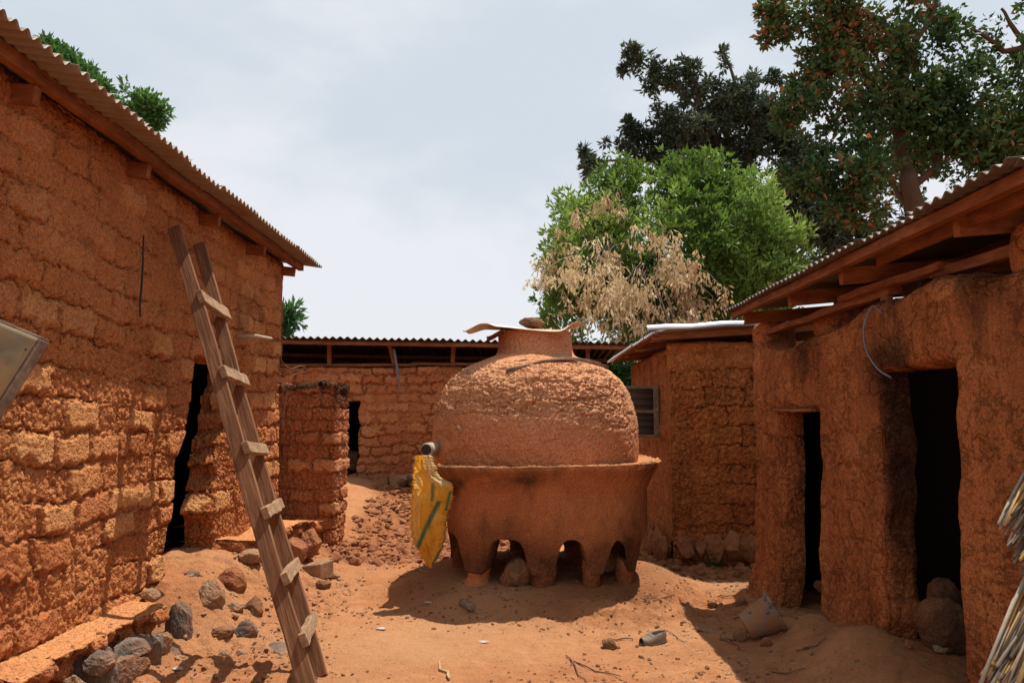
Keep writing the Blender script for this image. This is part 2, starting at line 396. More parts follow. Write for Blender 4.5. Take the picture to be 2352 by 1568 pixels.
M['rock_brown'] = rock_mat('rock_brown', (.11, .055, .03), (.19, .10, .055), (.27, .15, .085), .7)
def wood_mat(name, a, b, c_, sc=(1, 1, 1), streak=.5, d=None):
    m = N(name); v = m.map(sc) if d is None else m.stretch(d, 2.6, .13)
    g = m.noise(14, 7, .65, vec=v, dist=.3); g2 = m.noise(36, 4, .6, vec=v)
    c = m.ramp(g, [(.28, a), (.5, b), (.72, c_)]); c = m.mix(m.ramp(g2, [(.35, streak), (.6, 0)]), c, tuple(x*.4 for x in a))
    c = m.mix(m.ramp(m.noise(2.2, 4, .6), [(.5, 0), (.7, .5)]), c, tuple(x*.5 for x in b))
    return m.done(c, .85, m.bump(m.math('ADD', g, g2), .004, 1), .15)
M['wood_ladder'] = wood_mat('wood_ladder', (.13, .052, .024), (.22, .098, .048), (.33, .17, .09), d=(-.39, .375, .84))
M['wood_rung'] = wood_mat('wood_rung', (.20, .11, .058), (.33, .20, .115), (.44, .30, .185), (1.5, .5, 1.5), .35)
M['wood_red'] = wood_mat('wood_red', (.15, .045, .017), (.25, .085, .032), (.34, .135, .055), (1, .25, 1), .4)
M['wood_red_x'] = wood_mat('wood_red_x', (.17, .052, .018), (.27, .092, .034), (.36, .145, .06), (.25, 1, 1), .4)
M['wood_grey'] = wood_mat('wood_grey', (.14, .10, .075), (.25, .18, .13), (.36, .28, .21), (1, 1, 1), .5)
def metal_mat(name, col, rust, rough=.45, metal=.6, rustc=(.20, .085, .04), spec=.5):
    m = N(name); r = m.ramp(m.noise(4, 6, .65, dist=.3), [(.62 - .3*rust, 0), (.8 - .2*rust, 1)])
    c = m.mix(m.ramp(m.noise(26, 4, .6), [(.3, .25), (.6, 0)]), col, tuple(v*.6 for v in col))
    c = m.mix(r, c, rustc)
    return m.done(c, m.ramp(r, [(0, rough), (1, .9)]), m.bump(m.noise(9, 3, .5), .01, .3), spec, m.math('MULTIPLY', m.math('SUBTRACT', 1, r), metal))
M['zinc_dusty'] = metal_mat('zinc_dusty', (.27, .215, .175), .6, .6, .12, (.22, .12, .07))
M['zinc_dark'] = metal_mat('zinc_dark', (.13, .105, .09), .6, .6, .15, (.10, .05, .03))
M['shutter'] = metal_mat('shutter_tin', (.09, .075, .06), .5, .6, .2, (.08, .045, .03))
M['zinc_bright'] = metal_mat('zinc_bright', (.75, .78, .82), .15, .32, .75, (.4, .3, .22))
M['zinc_rusty'] = metal_mat('zinc_rusty', (.62, .56, .44), .55, .6, .05, (.45, .24, .12))
M['zinc_panel'] = metal_mat('zinc_panel', (.21, .17, .10), .75, .6, .12, (.28, .14, .055), .2)
def plain(name, col, rough=.8, spec=.2, bs=0, bd=.003, var=.3):
    m = N(name); c = m.mix(m.ramp(m.noise(20, 4, .6), [(.35, var), (.65, 0)]), col, tuple(v*.45 for v in col))
    return m.done(c, rough, m.bump(m.noise(bs, 4, .6), bd, 1) if bs else None, spec)
M['black'] = plain('black_rubber', (.02, .02, .022), .6, .3)
M['strap_blue'] = plain('faded_strap', (.16, .20, .26), .6, .3)
M['charred'] = plain('charred_wood', (.045, .03, .025), .75, .3, 60, .01)
M['bark_pale'] = plain('bark_pale', (.42, .31, .23), .9, .1, 50, .004)
M['dung'] = plain('dark_litter', (.085, .036, .018), .95, .05, 60, .006)
M['straw'] = plain('dry_straw', (.42, .30, .16), .7, .2, 0)
M['twig'] = plain('dry_twig', (.20, .11, .07), .9, .1)
M['paper'] = plain('paper_scrap', (.45, .38, .33), .9, .1)
M['shoe'] = plain('shoe_leather', (.20, .15, .11), .8, .2, 60, .003)
M['shoe_in'] = plain('shoe_lining', (.03, .022, .018), .9, .1)
def bucket_mat():
    m = N('bucket_plastic'); c = m.ramp(m.noise(11, 6, .65, dist=.5), [(.44, (.30, .15, .07)), (.56, (.22, .175, .13)), (.63, (.06, .07, .075)), (.75, (.045, .05, .055))])
    return m.done(c, .8, m.bump(m.noise(40, 4, .6), .003, 1), .25)
M['bucket'] = bucket_mat()
def sack_mat():
    m = N('woven_sack'); fr = m.attr('stripe')
    weave = m.noise(220, 2, .5)
    c = m.ramp(m.noise(8, 5, .6), [(.3, (.72, .36, .03)), (.52, (.90, .52, .06)), (.72, (.92, .66, .18))])
    c = m.mix(m.attr('pale'), c, (.78, .62, .33))
    c = m.mix(fr, c, (.09, .25, .15))
    c = m.mix(m.ramp(weave, [(.35, .15), (.6, 0)]), c, (.42, .19, .03))
    c = m.mix(m.attr('soot'), c, (.10, .05, .03))
    mm = m.done(c, .55, m.bump(weave, .002, 1), .35)
    tr = m.t.nodes.new('ShaderNodeBsdfTranslucent'); m.set(tr.inputs[0], c); mi = m.t.nodes.new('ShaderNodeMixShader'); mi.inputs[0].default_value = .5
    m.t.links.new(m.bsdf.outputs[0], mi.inputs[1]); m.t.links.new(tr.outputs[0], mi.inputs[2]); m.t.links.new(mi.outputs[0], m.out.inputs[0])
    return mm
M['sack'] = sack_mat()
def leaf_mat(name, stops, tr=.35, rough=.5, spec=.3):
    m = N(name); c = m.ramp(m.attr('tone'), stops)
    mm = m.done(c, rough, None, spec); t = m.t.nodes.new('ShaderNodeBsdfTranslucent'); m.set(t.inputs[0], m.mix(.5, c, (1.0, 1.0, .35), 'MULTIPLY') if tr else c)
    mi = m.t.nodes.new('ShaderNodeMixShader'); mi.inputs[0].default_value = tr
    m.t.links.new(m.bsdf.outputs[0], mi.inputs[1]); m.t.links.new(t.outputs[0], mi.inputs[2]); m.t.links.new(mi.outputs[0], m.out.inputs[0])
    return mm
M['leaf_bright'] = leaf_mat('leaf_bright', [(0, (.08, .15, .03)), (.5, (.17, .29, .065)), (1, (.34, .46, .14))], .38)
M['leaf_dark'] = leaf_mat('leaf_dark', [(0, (.03, .05, .035)), (.6, (.06, .09, .06)), (1, (.12, .15, .10))], .25)
M['leaf_red'] = leaf_mat('leaf_red', [(0, (.03, .065, .025)), (.62, (.065, .13, .04)), (.77, (.12, .19, .06)), (.81, (.22, .085, .04)), (1, (.34, .14, .07))], .3)
M['leaf_mid'] = leaf_mat('leaf_mid', [(0, (.03, .10, .03)), (1, (.10, .22, .06))], .35)
M['leaf_dry'] = leaf_mat('leaf_dry', [(0, (.42, .28, .16)), (.5, (.68, .52, .34)), (1, (.84, .72, .54))], .35, .8, .1)
M['bark'] = plain('tree_bark', (.10, .065, .045), .95, .08, 16, .02)

# ------------------------------------------------------------------ ground
def gh(x, y, fine=True):
    x = np.asarray(x, float); y = np.asarray(y, float); sh = x.shape
    x = x.ravel(); y = y.ravel(); p = np.stack([x, y, 0*x], 1)
    z = .025*fbm(p, .7, 3, 3)
    d = np.sqrt(((x - .28)/1.36)**2 + ((y - 7.15)/1.22)**2) + .06*vnoise(p*2.2, 8)
    z = z + .205*(1 - sst(.66, 1.20, d))                                  # mound of the granary
    z = z + .44*(1 - sst(-2.65, -1.72 + .10*vnoise(p*1.3, 5), x))*sst(5.0, 5.7, y)*(1 - sst(8.0, 9.3, y)*.6)   # bank by the left door
    z = z + .10*(1 - sst(-2.4, -1.7, x))*(1 - sst(5.0, 5.6, y))
    near = 1 - sst(4.7, 6.0, y)
    z = z + (.06 + .17*near)*sst(1.72 - .1*near, 2.25, x)*(1 - sst(6.8, 7.6, y))
    z = z + .10*np.exp(-(((x - 2.12)/.22)**2 + ((y - 4.62)/.35)**2)) + .07*np.exp(-(((x - 2.1)/.25)**2 + ((y - 5.5)/.3)**2)) + .08*np.exp(-(((x - 2.1)/.2)**2 + ((y - 6.65)/.25)**2))
    z = z + .47*sst(9.0, 12.3, y)
    z = z + .35*sst(14, 30, np.abs(x) + y*.5)*0
    if fine:
        rub = rubble(x, y)
        f1, f2, i1 = worley(np.stack([x*7, y*7, 0*x], 1), 31)
        g1, g2, i2 = worley(np.stack([x*17, y*17, 0*x], 1), 37)
        z = z + rub*(.075*(i1 - .35)*(1 - sst(.1, .65, f1)) + .03*(1 - sst(.1, .6, g1))*i2)
        bm = (1 - sst(-1.7, -1.2, x))*sst(3.5, 4.5, y)*(1 - sst(8.6, 9, y)) + .5*sst(1.5, 1.9, x)*(1 - sst(7, 7.4, y)) + 1.0*sst(.8, .95, d)*(1 - sst(1.1, 1.3, d))*sst(.3, 1.0, x + .5)
        z = z + np.clip(bm, 0, 1)*(.035*(i1 - .5) + .02*(i2 - .5) + .03*fbm(p, 3, 5, 17))
        d1_, d2_, d3_ = worley(np.stack([x*3.3, y*3.3, 0*x], 1), 39); z = z - .012*(d3_ > .45)*np.exp(-(d1_/.3)**2) + .005*np.exp(-((d1_-.45)/.12)**2)*(d3_ > .45)
        z = z + .016*fbm(p, 4.5, 5, 13) + .007*fbm(p, 26, 3, 15)
        tr = sst(1.0, 1.3, d)*(1 - sst(1.3, 1.6, d)); z = z + 0*tr
    return z.reshape(sh)
def Gm(px, py, _=0):
    "where the ray through this pixel meets the relief of the ground"
    r_ = ray(px, py); t_ = np.arange(2.5, 14, .01)/r_[1]; q_ = CAM + t_[:, None]*r_; hit = np.nonzero(q_[:, 2] <= gh(q_[:, 0], q_[:, 1], False))[0]
    return q_[hit[0]] if len(hit) else G(px, py, 0)
def rubble(x, y):
    p = np.stack([x, y, 0*x], 1); n = vnoise(p*1.4, 41)*.35
    a = sst(-2.3, -1.9, x + .2*n)*(1 - sst(-.15, .25, x + n))*sst(8.05, 8.5, y + n)*(1 - sst(12.0, 12.4, y))
    b = sst(1.25, 1.5, x)*(1 - sst(2.4, 2.8, x))*sst(7.35, 7.7, y + n)*.7
    c = .5*np.exp(-(((x - 1.05)/.35)**2 + ((y - 6.25)/.3)**2))
    return np.clip(np.maximum(np.maximum(a, b), c), 0, 1)
def steps(*segs):
    out = []
    for a, b, s in segs: out += list(np.arange(a, b - s*.3, s))
    out.append(segs[-1][1]); return np.array(out)
xs = np.concatenate([[-400, -120, -40, -20, -12, -8, -6, -5, -4.4, -4, -3.7, -3.4], steps((-3.2, 3.4, .02)), [3.6, 4, 4.5, 5, 6, 8, 12, 20, 40, 120, 400]])
ys = np.concatenate([[-200, -60, -20, -8, -4, -2, -1, 0, 1, 1.8, 2.3], steps((2.6, 7.4, .02), (7.4, 13, .04)), [13.4, 14, 15, 17, 20, 25, 35, 60, 150, 500]])
XX, YY = np.meshgrid(xs, ys)
ZZ = gh(XX, YY)
nr_, nc_ = XX.shape; idx = np.arange(nr_*nc_).reshape(nr_, nc_)
Qg = np.stack([idx[:-1, :-1], idx[:-1, 1:], idx[1:, 1:], idx[1:, :-1]], 2).reshape(-1, 4)
Vg = np.stack([XX.ravel(), YY.ravel(), ZZ.ravel()], 1)
xr, yr = XX.ravel(), YY.ravel()
pg = np.stack([xr, yr, 0*xr], 1)
rb = rubble(xr, yr)
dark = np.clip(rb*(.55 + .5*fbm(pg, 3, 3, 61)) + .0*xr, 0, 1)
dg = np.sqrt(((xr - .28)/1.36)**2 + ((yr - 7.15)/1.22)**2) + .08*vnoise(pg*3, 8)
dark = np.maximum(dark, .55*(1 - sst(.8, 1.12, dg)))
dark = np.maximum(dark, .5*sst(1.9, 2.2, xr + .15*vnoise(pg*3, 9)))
track = np.exp(-((xr - (-.55 + .25*(yr - 6)))/.5)**2)
pale = np.clip(.75*fbm(pg, 1.1, 4, 71) + .25 + .25*track, 0, 1)*(1 - rb)
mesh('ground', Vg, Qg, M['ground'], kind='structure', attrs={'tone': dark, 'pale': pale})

# ------------------------------------------------------------------ rocks
def ico(sub):
    t = (1 + 5**.5)/2
    V = [(-1, t, 0), (1, t, 0), (-1, -t, 0), (1, -t, 0), (0, -1, t), (0, 1, t), (0, -1, -t), (0, 1, -t), (t, 0, -1), (t, 0, 1), (-t, 0, -1), (-t, 0, 1)]
    Fs = [(0, 11, 5), (0, 5, 1), (0, 1, 7), (0, 7, 10), (0, 10, 11), (1, 5, 9), (5, 11, 4), (11, 10, 2), (10, 7, 6), (7, 1, 8), (3, 9, 4), (3, 4, 2), (3, 2, 6), (3, 6, 8), (3, 8, 9), (4, 9, 5), (2, 4, 11), (6, 2, 10), (8, 6, 7), (9, 8, 1)]
    V = [np.array(v)/np.linalg.norm(v) for v in V]
    for _ in range(sub):
        c = {}; nf = []
        def mid(a, b):
            k = (min(a, b), max(a, b))
            if k not in c: q = V[a] + V[b]; V.append(q/np.linalg.norm(q)); c[k] = len(V) - 1
            return c[k]
        for a, b, d in Fs:
            x, y, z = mid(a, b), mid(b, d), mid(d, a); nf += [(a, x, z), (b, y, x), (d, z, y), (x, y, z)]
        Fs = nf
    return np.array(V), np.array(Fs)
ICO = {k: ico(k) for k in range(0, 5)}
def rotz(V, a, tilt=0, ta=0):
    c, s = math.cos(a), math.sin(a); V = V @ np.array([[c, s, 0], [-s, c, 0], [0, 0, 1]])
    if tilt:
        k = np.array([math.cos(ta), math.sin(ta), 0]); K = np.array([[0, -k[2], k[1]], [k[2], 0, -k[0]], [-k[1], k[0], 0]])
        Rm = np.eye(3) + math.sin(tilt)*K + (1 - math.cos(tilt))*K@K; V = V @ Rm.T
    return V
def rockV(seed, sub=3, k=11, ang=.75, nz_=.15):
    rg = np.random.default_rng(seed); D, Fs = ICO[sub]
    n = rg.normal(size=(k, 3)); n /= np.linalg.norm(n, axis=1)[:, None]; d = .72 + .28*rg.random(k)
    q = D @ n.T; r = np.where(q > .05, d/np.maximum(q, .05), 9).min(1); r = np.minimum(r, 1.25)
    r = ang*r + (1 - ang)*.95
    r = r*(1 + nz_*fbm(D + seed*3.1, 2.6, 6, seed % 91, .6))
    return D*r[:, None], Fs
def rock(name, c, size, mat, seed, rz=None, tilt=0, ta=0, sub=4, ang=.85, parent=None, **kw):
    V, Fs = rockV(seed, sub, ang=ang); V = V*np.array(size)
    V = rotz(V, (seed*1.7) % 6.28 if rz is None else rz, tilt, ta) + np.array(c)
    return mesh(name, V, Fs, M[mat], parent, smooth=False, **kw)
LG_ = 'loose stones on the left bank'
def rockpx(px0, px1, py0, py1, mat, seed, z=None, depth=.8, name='stone', label=None, cat='stone', sub=4, ang=.85, sink=.22, group=None, Y=None, flat=None, rz=0.0, tilt=0):
    "a stone that spans about these pixels; stands on the ground (z) at its foot"
    cx = (px0 + px1)/2
    if Y is None:
        if z is None:
            r_ = ray(cx, py1); t_ = np.arange(2.5, 14, .01)/r_[1]; q_ = CAM + t_[:, None]*r_; hit = np.nonzero(q_[:, 2] <= gh(q_[:, 0], q_[:, 1], False))[0]
            g = q_[hit[0]] if len(hit) else G(cx, py1, 0); zz = float(g[2])
        else: g = G(cx, py1, z); zz = z
        Y = g[1]
    else: zz = P(cx, py1, Y)[2]
    wd = (px1 - px0)/F*Y; ht = (py1 - py0)/F*Y
    a = wd/2*1.04; hz = ht/2*(1.0 + sink) if flat is None else flat
    return rock(name, (P(cx, (py0+py1)/2, Y + a*depth)[0], Y + a*depth, zz + hz*(1 - 2*sink) - (.25*hz if group == LG_ else 0)), (a, a*depth, hz), mat, seed, rz=rz, tilt=tilt, ta=.6, sub=sub, ang=ang, label=label, cat=cat, group=group)

# ------------------------------------------------------------------ mud surface reliefs
def relief(V, S, T, E, N_, bw=.27, bh=.17, seed=0, joint=.02, jw=.022, vary=.022, lump=.02, lsc=16, fb=.012, plates=.35, plaster=None, soot_shade=None, jit=.02, rnd=.05, lumpmask=None, crev=.0, rough=.012):
    e, r1, r2, fy = bricks(S, T, bw, bh, seed, jit, rough)
    p = V
    big = fbm(p, .9, 3, seed+3)
    pl = np.zeros(len(V)) if plaster is None else plaster
    plate = (r1 < plates)*1.0
    if lumpmask is None: lumpmask = np.ones(len(V))
    ps = p*np.array([1, 1, .75])
    f1, f2, i1 = worley(ps*lsc, seed+11)
    g1, g2, i2 = worley(ps*lsc*2.3 + 7, seed+17)
    mid = fbm(p, 11, 3, seed+23)
    pm = plate*sst(0, .010, e - .012 - .035*np.clip(fbm(p, 8, 3, seed+24) + .15, 0, 1))
    pm = np.maximum(pm, pl*sst(-.35, .1, fbm(p, 2.2, 3, seed+22) + .25)*.8)
    lumps = .55*(i1 - .5) + .45*(1 - sst(0, .75, f1)) - .5*(1 - sst(0, .18, f2 - f1)) + .40*(i2 - .5) - .25*(1 - sst(0, .2, g2 - g1))
    j = sst(0, jw, e + .5*jw*mid)
    jg = (.30 + .9*sst(-.35, .35, fbm(p, 1.6, 2, seed+25)))*(1 - .8*pl)
    h = joint*(j - 1)*jg + vary*(r2 - .5)*(1 - .8*pl)
    h = h + pm*(.008 + .004*mid) + (1 - pm)*(-.5*lump + lump*lumps*(.55 + .6*sst(-.5, .5, big)))*lumpmask*(1 - .5*pl)
    if crev:
        cr = 1 - np.abs(fbm(np.stack([V[:, 0]*3.2, V[:, 1]*3.2, V[:, 2]*.8], 1), 1.6, 4, seed+31))*14
        h = h - crev*np.clip(cr, 0, 1)*(1 - .3*pl)*(1 - .6*pm)
    h = h + fb*fbm(p, 4, 5, seed+29)
    h = h - rnd*.55*(1 - np.clip(E/rnd, 0, 1))**2
    V2 = V + N_*h[:, None]
    tone = (r2*2 - 1)*(1 - .7*pl)*(.4 + .6*plate) + .4*fbm(p, 2.2, 3, seed+37)
    palev = np.clip(plate*pm*(.15 + 1.1*r2)*j*(1 - pl) + .15*(lumps > .35), 0, 1)
    at = {'tone': tone, 'pale': palev, 'soot': np.zeros(len(V)) if soot_shade is None else np.clip(soot_shade, 0, 1)}
    return V2, at
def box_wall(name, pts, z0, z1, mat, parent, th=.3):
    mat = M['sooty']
    "plain hidden walls round a room: open polyline pts, thickness th to the left of the walk"
    mb = MB()
    for a, b in zip(pts[:-1], pts[1:]):
        a = np.array(a, float); b = np.array(b, float); d = (b - a)/np.linalg.norm(b - a); n = np.array([-d[1], d[0]])*th
        mb.add([(*a, z0), (*b, z0), (*(b+n), z0), (*(a+n), z0), (*a, z1), (*b, z1), (*(b+n), z1), (*(a+n), z1)],
               [(3, 2, 1, 0), (4, 5, 6, 7), (0, 1, 5, 4), (1, 2, 6, 5), (2, 3, 7, 6), (3, 0, 4, 7)])
    o = mb.build(name, mat, parent)
    for k in ('tone', 'pale', 'soot'): o.data.attributes.new(k, 'FLOAT', 'POINT')
    return o
def corr_sheets(parent, mat, e0, e1, up, width, pitch=.078, amp=.010, per=9, seed=0, name='roof_sheet', jitter=.03, curl=0, over=.03):
    "corrugated sheets: eave edge from e0 to e1, running back along 'up' (unit*width). one mesh per sheet"
    e0 = np.array(e0, float); e1 = np.array(e1, float); up = np.array(up, float); Lx = np.linalg.norm(e1 - e0); d = (e1 - e0)/Lx
    n = np.cross(d, up/np.linalg.norm(up)); n = n if n[2] > 0 else -n
    rg = np.random.default_rng(seed); sw = pitch*per; k = 0; s = 0.0
    while s < Lx - .05:
        w_ = min(sw + pitch, Lx - s + pitch*.2); m = max(8, int(w_/pitch*8)); q = np.linspace(s, s + w_, m)
        off = (rg.random() - .5)*jitter*2; lift = .005*(k % 2) + rg.random()*.003
        rows = np.concatenate([[0, .004], np.linspace(.06, 1, 7)])*width
        Pg = np.zeros((len(rows), m, 3))
        for i, r in enumerate(rows):
            a = amp*np.cos(2*math.pi*q/pitch) + lift + .004*np.sin(q*3.1 + seed + k) - (0 if not curl else curl*max(0, 1 - r/.3)**2)
            Pg[i] = e0 + q[:, None]*d + (up/np.linalg.norm(up))*(r + off*(1 if i < 2 else .3)) + a[:, None]*n
        th = .0022; A = Pg.reshape(-1, 3); B = A - n*th; idx = np.arange(len(rows)*m).reshape(len(rows), m); nn = idx.size
        q1 = np.stack([idx[:-1, :-1], idx[:-1, 1:], idx[1:, 1:], idx[1:, :-1]], 2).reshape(-1, 4); q2 = q1[:, ::-1] + nn
        rim = np.concatenate([idx[0], idx[1:, -1], idx[-1, -2::-1], idx[-2:0:-1, 0]]); q3 = np.stack([np.roll(rim, -1), rim, rim + nn, np.roll(rim, -1) + nn], 1)
        mesh(name, np.concatenate([A, B]), np.concatenate([q1, q2, q3]), mat, parent)
        s += sw; k += 1
def beamo(name, a, b, w_, h_, mat, parent, jag=.006, n=6, seed=1, bevel=.004, upv=(0, 0, 1), **kw):
    a = np.array(a, float); b = np.array(b, float); d = (b - a)/np.linalg.norm(b - a); s_ = np.cross(d, upv); s_ /= np.linalg.norm(s_); u_ = np.cross(s_, d)
    return MB().beam(a, b, s_*w_/2, u_*h_/2, jag, n, seed).build(name, M[mat] if isinstance(mat, str) else mat, parent, bevel=bevel, **kw)

# ================================================================== LEFT HOUSE
XL = -2.6
hl = root('mud_house', (XL - 1.6, 5.3, 0), 'tall eroded mud-block house on the left with the ladder leaning on it', 'house')
def ja(z): return 5.72 + .50*sst(.45, 2.1, z) + .03*math.sin(z*9) - 2.6
def jb(z): return 6.62 + .45*sst(.7, 2.1, z) + .035*math.sin(z*13 + 1) + .02*math.sin(z*31) - 2.6
V, Q, Nn, S, T, E = wall_surf((XL, 2.6), (XL, 8.42), .0, 3.34, [(ja, jb, 2.08, .0)], .26, .0095,
    wfn=lambda U, Z: .05*(1 - sst(.2, 1.6, Z)) + .03*np.sin(U*1.1) - .05*sst(2.9, 2.95, Z)*sst(5.7, 5.75, U)*0)
pl = sst(1.75, 2.45, V[:, 2] + .35*fbm(V, 1.0, 3, 91) - .05*(V[:, 1] - 3))
soot_shade = .35*sst(.25, .55, fbm(V, 2.2, 4, 95))*sst(2.1, 2.5, V[:, 2])
V2, at = relief(V, S, T, E, Nn, bw=.37, bh=.185, seed=5, joint=.036, jw=.009, vary=.007, lump=.019, lsc=23, fb=.012, plates=.42, plaster=pl*.55, soot_shade=soot_shade, crev=.018, jit=.05, rough=.02)
mesh('wall', V2, Q, M['mud_left'], hl, at)
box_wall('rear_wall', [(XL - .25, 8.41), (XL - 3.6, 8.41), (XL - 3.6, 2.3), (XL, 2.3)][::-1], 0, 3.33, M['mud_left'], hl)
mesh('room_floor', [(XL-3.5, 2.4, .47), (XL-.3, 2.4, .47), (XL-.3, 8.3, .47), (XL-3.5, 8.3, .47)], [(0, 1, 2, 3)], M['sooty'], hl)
# roof
rf = sub('roof', hl)
corr_sheets(rf, M['zinc_dusty'], (-2.225, 2.3, 3.325), (-2.215, 8.62, 3.325), (-1, 0, .14), 4.0, seed=3, pitch=.083, amp=.017, per=8)
beamo('purlin', (-2.455, 2.3, 3.30), (-2.43, 8.50, 3.30), .06, .075, 'wood_red', rf, jag=.02, n=14, seed=4)
beamo('purlin', (-4.4, 2.3, 3.53), (-4.4, 8.5, 3.53), .06, .06, 'wood_red', rf)
for i, y in enumerate((3.72, 4.90, 6.15, 7.28, 8.34)):
    beamo('rafter', (-2.455 + .01*(i % 2), y, 3.215), (-6.1, y, 3.60), .055, .10, 'wood_red_x', rf, seed=20 + i, upv=(0, 0, 1))
# ledge of the foundation
def ledge(y0, y1, x_out, ztop, seed, name, parent, mat, xin=XL - .05, zb=-.05):
    ny = int((y1 - y0)/.014); ysl = np.linspace(y0, y1, ny)
    prof = []
    for t in np.linspace(0, 1, 26): prof.append(('t', t))
    for t in np.linspace(0, 1, 26)[1:]: prof.append(('f', t))
    Pg = np.zeros((len(prof), ny, 3)); S_ = np.zeros((len(prof), ny)); E_ = np.full((len(prof), ny), 9.0)
    q = np.stack([ysl, 0*ysl + seed, 0*ysl], 1); tp_ = sst(0, .12, ysl - y0)*sst(0, .12, y1 - ysl); xo = xin + (x_out(ysl) - xin)*tp_ + .11*fbm(q, 2.2, 5, seed) + .03*fbm(q, 14, 3, seed+1)
    for i, (k, t) in enumerate(prof):
        if k == 't': Pg[i] = np.stack([xin + (xo - xin)*t, ysl, ztop(ysl) - .02*t + 0*ysl], 1)
        else: Pg[i] = np.stack([xo - .10*min(1, t*2.5) + .05*t, ysl, ztop(ysl) - .02 - (ztop(ysl) - zb)*t], 1)
        S_[i] = ysl
    V = Pg[::-1].reshape(-1, 3); n = len(prof); idx = np.arange(n*ny).reshape(n, ny)
    Q = np.stack([idx[:-1, :-1], idx[:-1, 1:], idx[1:, 1:], idx[1:, :-1]], 2).reshape(-1, 4)
    Nv = vnorm(V, Q)
    face = 1 - sst(.3, .8, Nv[:, 2])
    f1, f2, i1 = worley(V*9, seed+2); g1, g2, i2 = worley(V*24, seed+5)
    h = face*(.08*(i1 - .5) + .05*(1 - sst(0, .7, f1)) + .03*(i2 - .5) - .05*(1 - sst(0, .2, f2 - f1))) + .022*fbm(V, 4, 5, seed+7)
    edge = np.exp(-((V[:, 2] - ztop(V[:, 1]))/.035)**2)*face
    V2 = V + Nv*h[:, None]
    return mesh(name, V2, Q, mat, parent, {'tone': fbm(V, 4, 3, seed) - face*.6, 'pale': (1 - face)*.9, 'soot': np.clip(edge*.9*sst(-.2, .4, fbm(V, 3, 3, seed+9)), 0, .8)})
fd = ledge(2.2, 5.2, lambda y: -2.26 + .03*np.sin(y*3) - .02*(y - 4), lambda y: .365 + 0*y, 3, 'foundation', hl, M['mud_plain'])
stn = [(-2.30, 3.55, .17, .10, .09, .12, 'rock_tan'), (-2.24, 4.25, .24, .09, .08, .05, 'rock_grey'), (-2.26, 4.05, .12, .08, .09, .10, 'rock_tan'), (-2.22, 4.42, .13, .07, .07, .10, 'rock_grey'),
       (-2.25, 4.62, .22, .11, .10, .045, 'rock_grey'), (-2.20, 4.55, .10, .06, .07, .09, 'rock_brown'), (-2.22, 4.78, .11, .07, .06, .16, 'rock_grey'), (-2.21, 4.92, .12, .05, .06, .08, 'rock_tan'),
       (-2.27, 3.8, .22, .07, .08, .05, 'rock_brown'), (-2.25, 3.2, .12, .08, .1, .13, 'rock_grey'), (-2.20, 4.98, .05, .08, .06, .05, 'rock_grey'), (-2.3, 2.9, .14, .07, .1, .09, 'rock_tan')]
for i, (x, y, z, a, b, c_, m_) in enumerate(stn):
    rock('stone', (x, y, z), (a, b, c_), m_, 100 + i, parent=fd, tilt=.2)
st = ledge(6.72, 8.3, lambda y: -2.18 + .1*np.sin(y*2.3) + .12*(y - 7), lambda y: .50 + .03*np.sin(y*5), 17, 'step', hl, M['mud_plain'], zb=-.1)
for i, (x, y, z, a, b, c_, m_) in enumerate([(-2.17, 6.95, .30, .1, .16, .12, 'rock_red'), (-2.1, 7.35, .30, .10, .14, .12, 'rock_red'), (-2.28, 6.72, .36, .12, .1, .06, 'rock_tan'), (-2.05, 7.8, .3, .1, .18, .12, 'rock_red')]):
    rock('stone', (x, y, z), (a, b, c_), m_, 130 + i, parent=st)
# things fixed on or leaning near the left wall
pts = [P(322, 540, 4.99), P(321, 600, 5.0), P(323, 650, 5.0), P(320, 700, 4.99), P(321, 728, 5.0)]
pts = [np.array([-2.505, p[1], p[2]]) for p in pts]
MB().tube(pts, [.006, .007, .008, .007, .004], 5).build('rubber_strip', M['black'], smooth=True, label='thin black rubber strip hanging on the tall left mud wall', cat='strip')
MB().tube([(-2.62, 7.07, 2.34), (-2.45, 7.12, 2.35), (-2.36, 7.30, 2.345)], [.022, .02, .017], 8).build('wooden_peg', M['bark_pale'], smooth=True, label='pale wooden peg sticking out of the left mud wall right of the ladder', cat='peg')
def smooth_pts(pts, n=6):
    p = np.array(pts, float); p = np.concatenate([[2*p[0] - p[1]], p, [2*p[-1] - p[-2]]]); out = []
    for i in range(1, len(p) - 2):
        for t in np.arange(n)/n: out.append(.5*(2*p[i] + (p[i+1] - p[i-1])*t + (2*p[i-1] - 5*p[i] + 4*p[i+1] - p[i+2])*t*t + (3*p[i] - p[i-1] - 3*p[i+1] + p[i+2])*t**3))
    return out + [p[-2]]
def wire(pts, r, name, mat, label, cat, seg=5):
    k = len(pts); pts = smooth_pts(pts); r = r if np.isscalar(r) else np.interp(np.linspace(0, k-1, len(pts)), np.arange(k), r)
    return MB().tube(pts, r, seg).build(name, M[mat], smooth=True, label=label, cat=cat)
wp = [(-2.52, 8.15, z) for z in np.linspace(2.9, 2.2, 8)]; wp = [(x, y + .02*math.sin(z*9), z) for x, y, z in wp]
wp += [(-2.45, 8.25, 2.12), (-2.36, 8.4, 2.16), (-2.33, 8.45, 2.10), (-2.40, 8.4, 2.08), (-2.46, 8.3, 2.0), (-2.49, 8.22, 1.7), (-2.5, 8.2, 1.45)]
wire(wp, .006, 'hanging_wire', 'twig', 'thin twisted wire hanging down the far corner of the left house', 'wire')

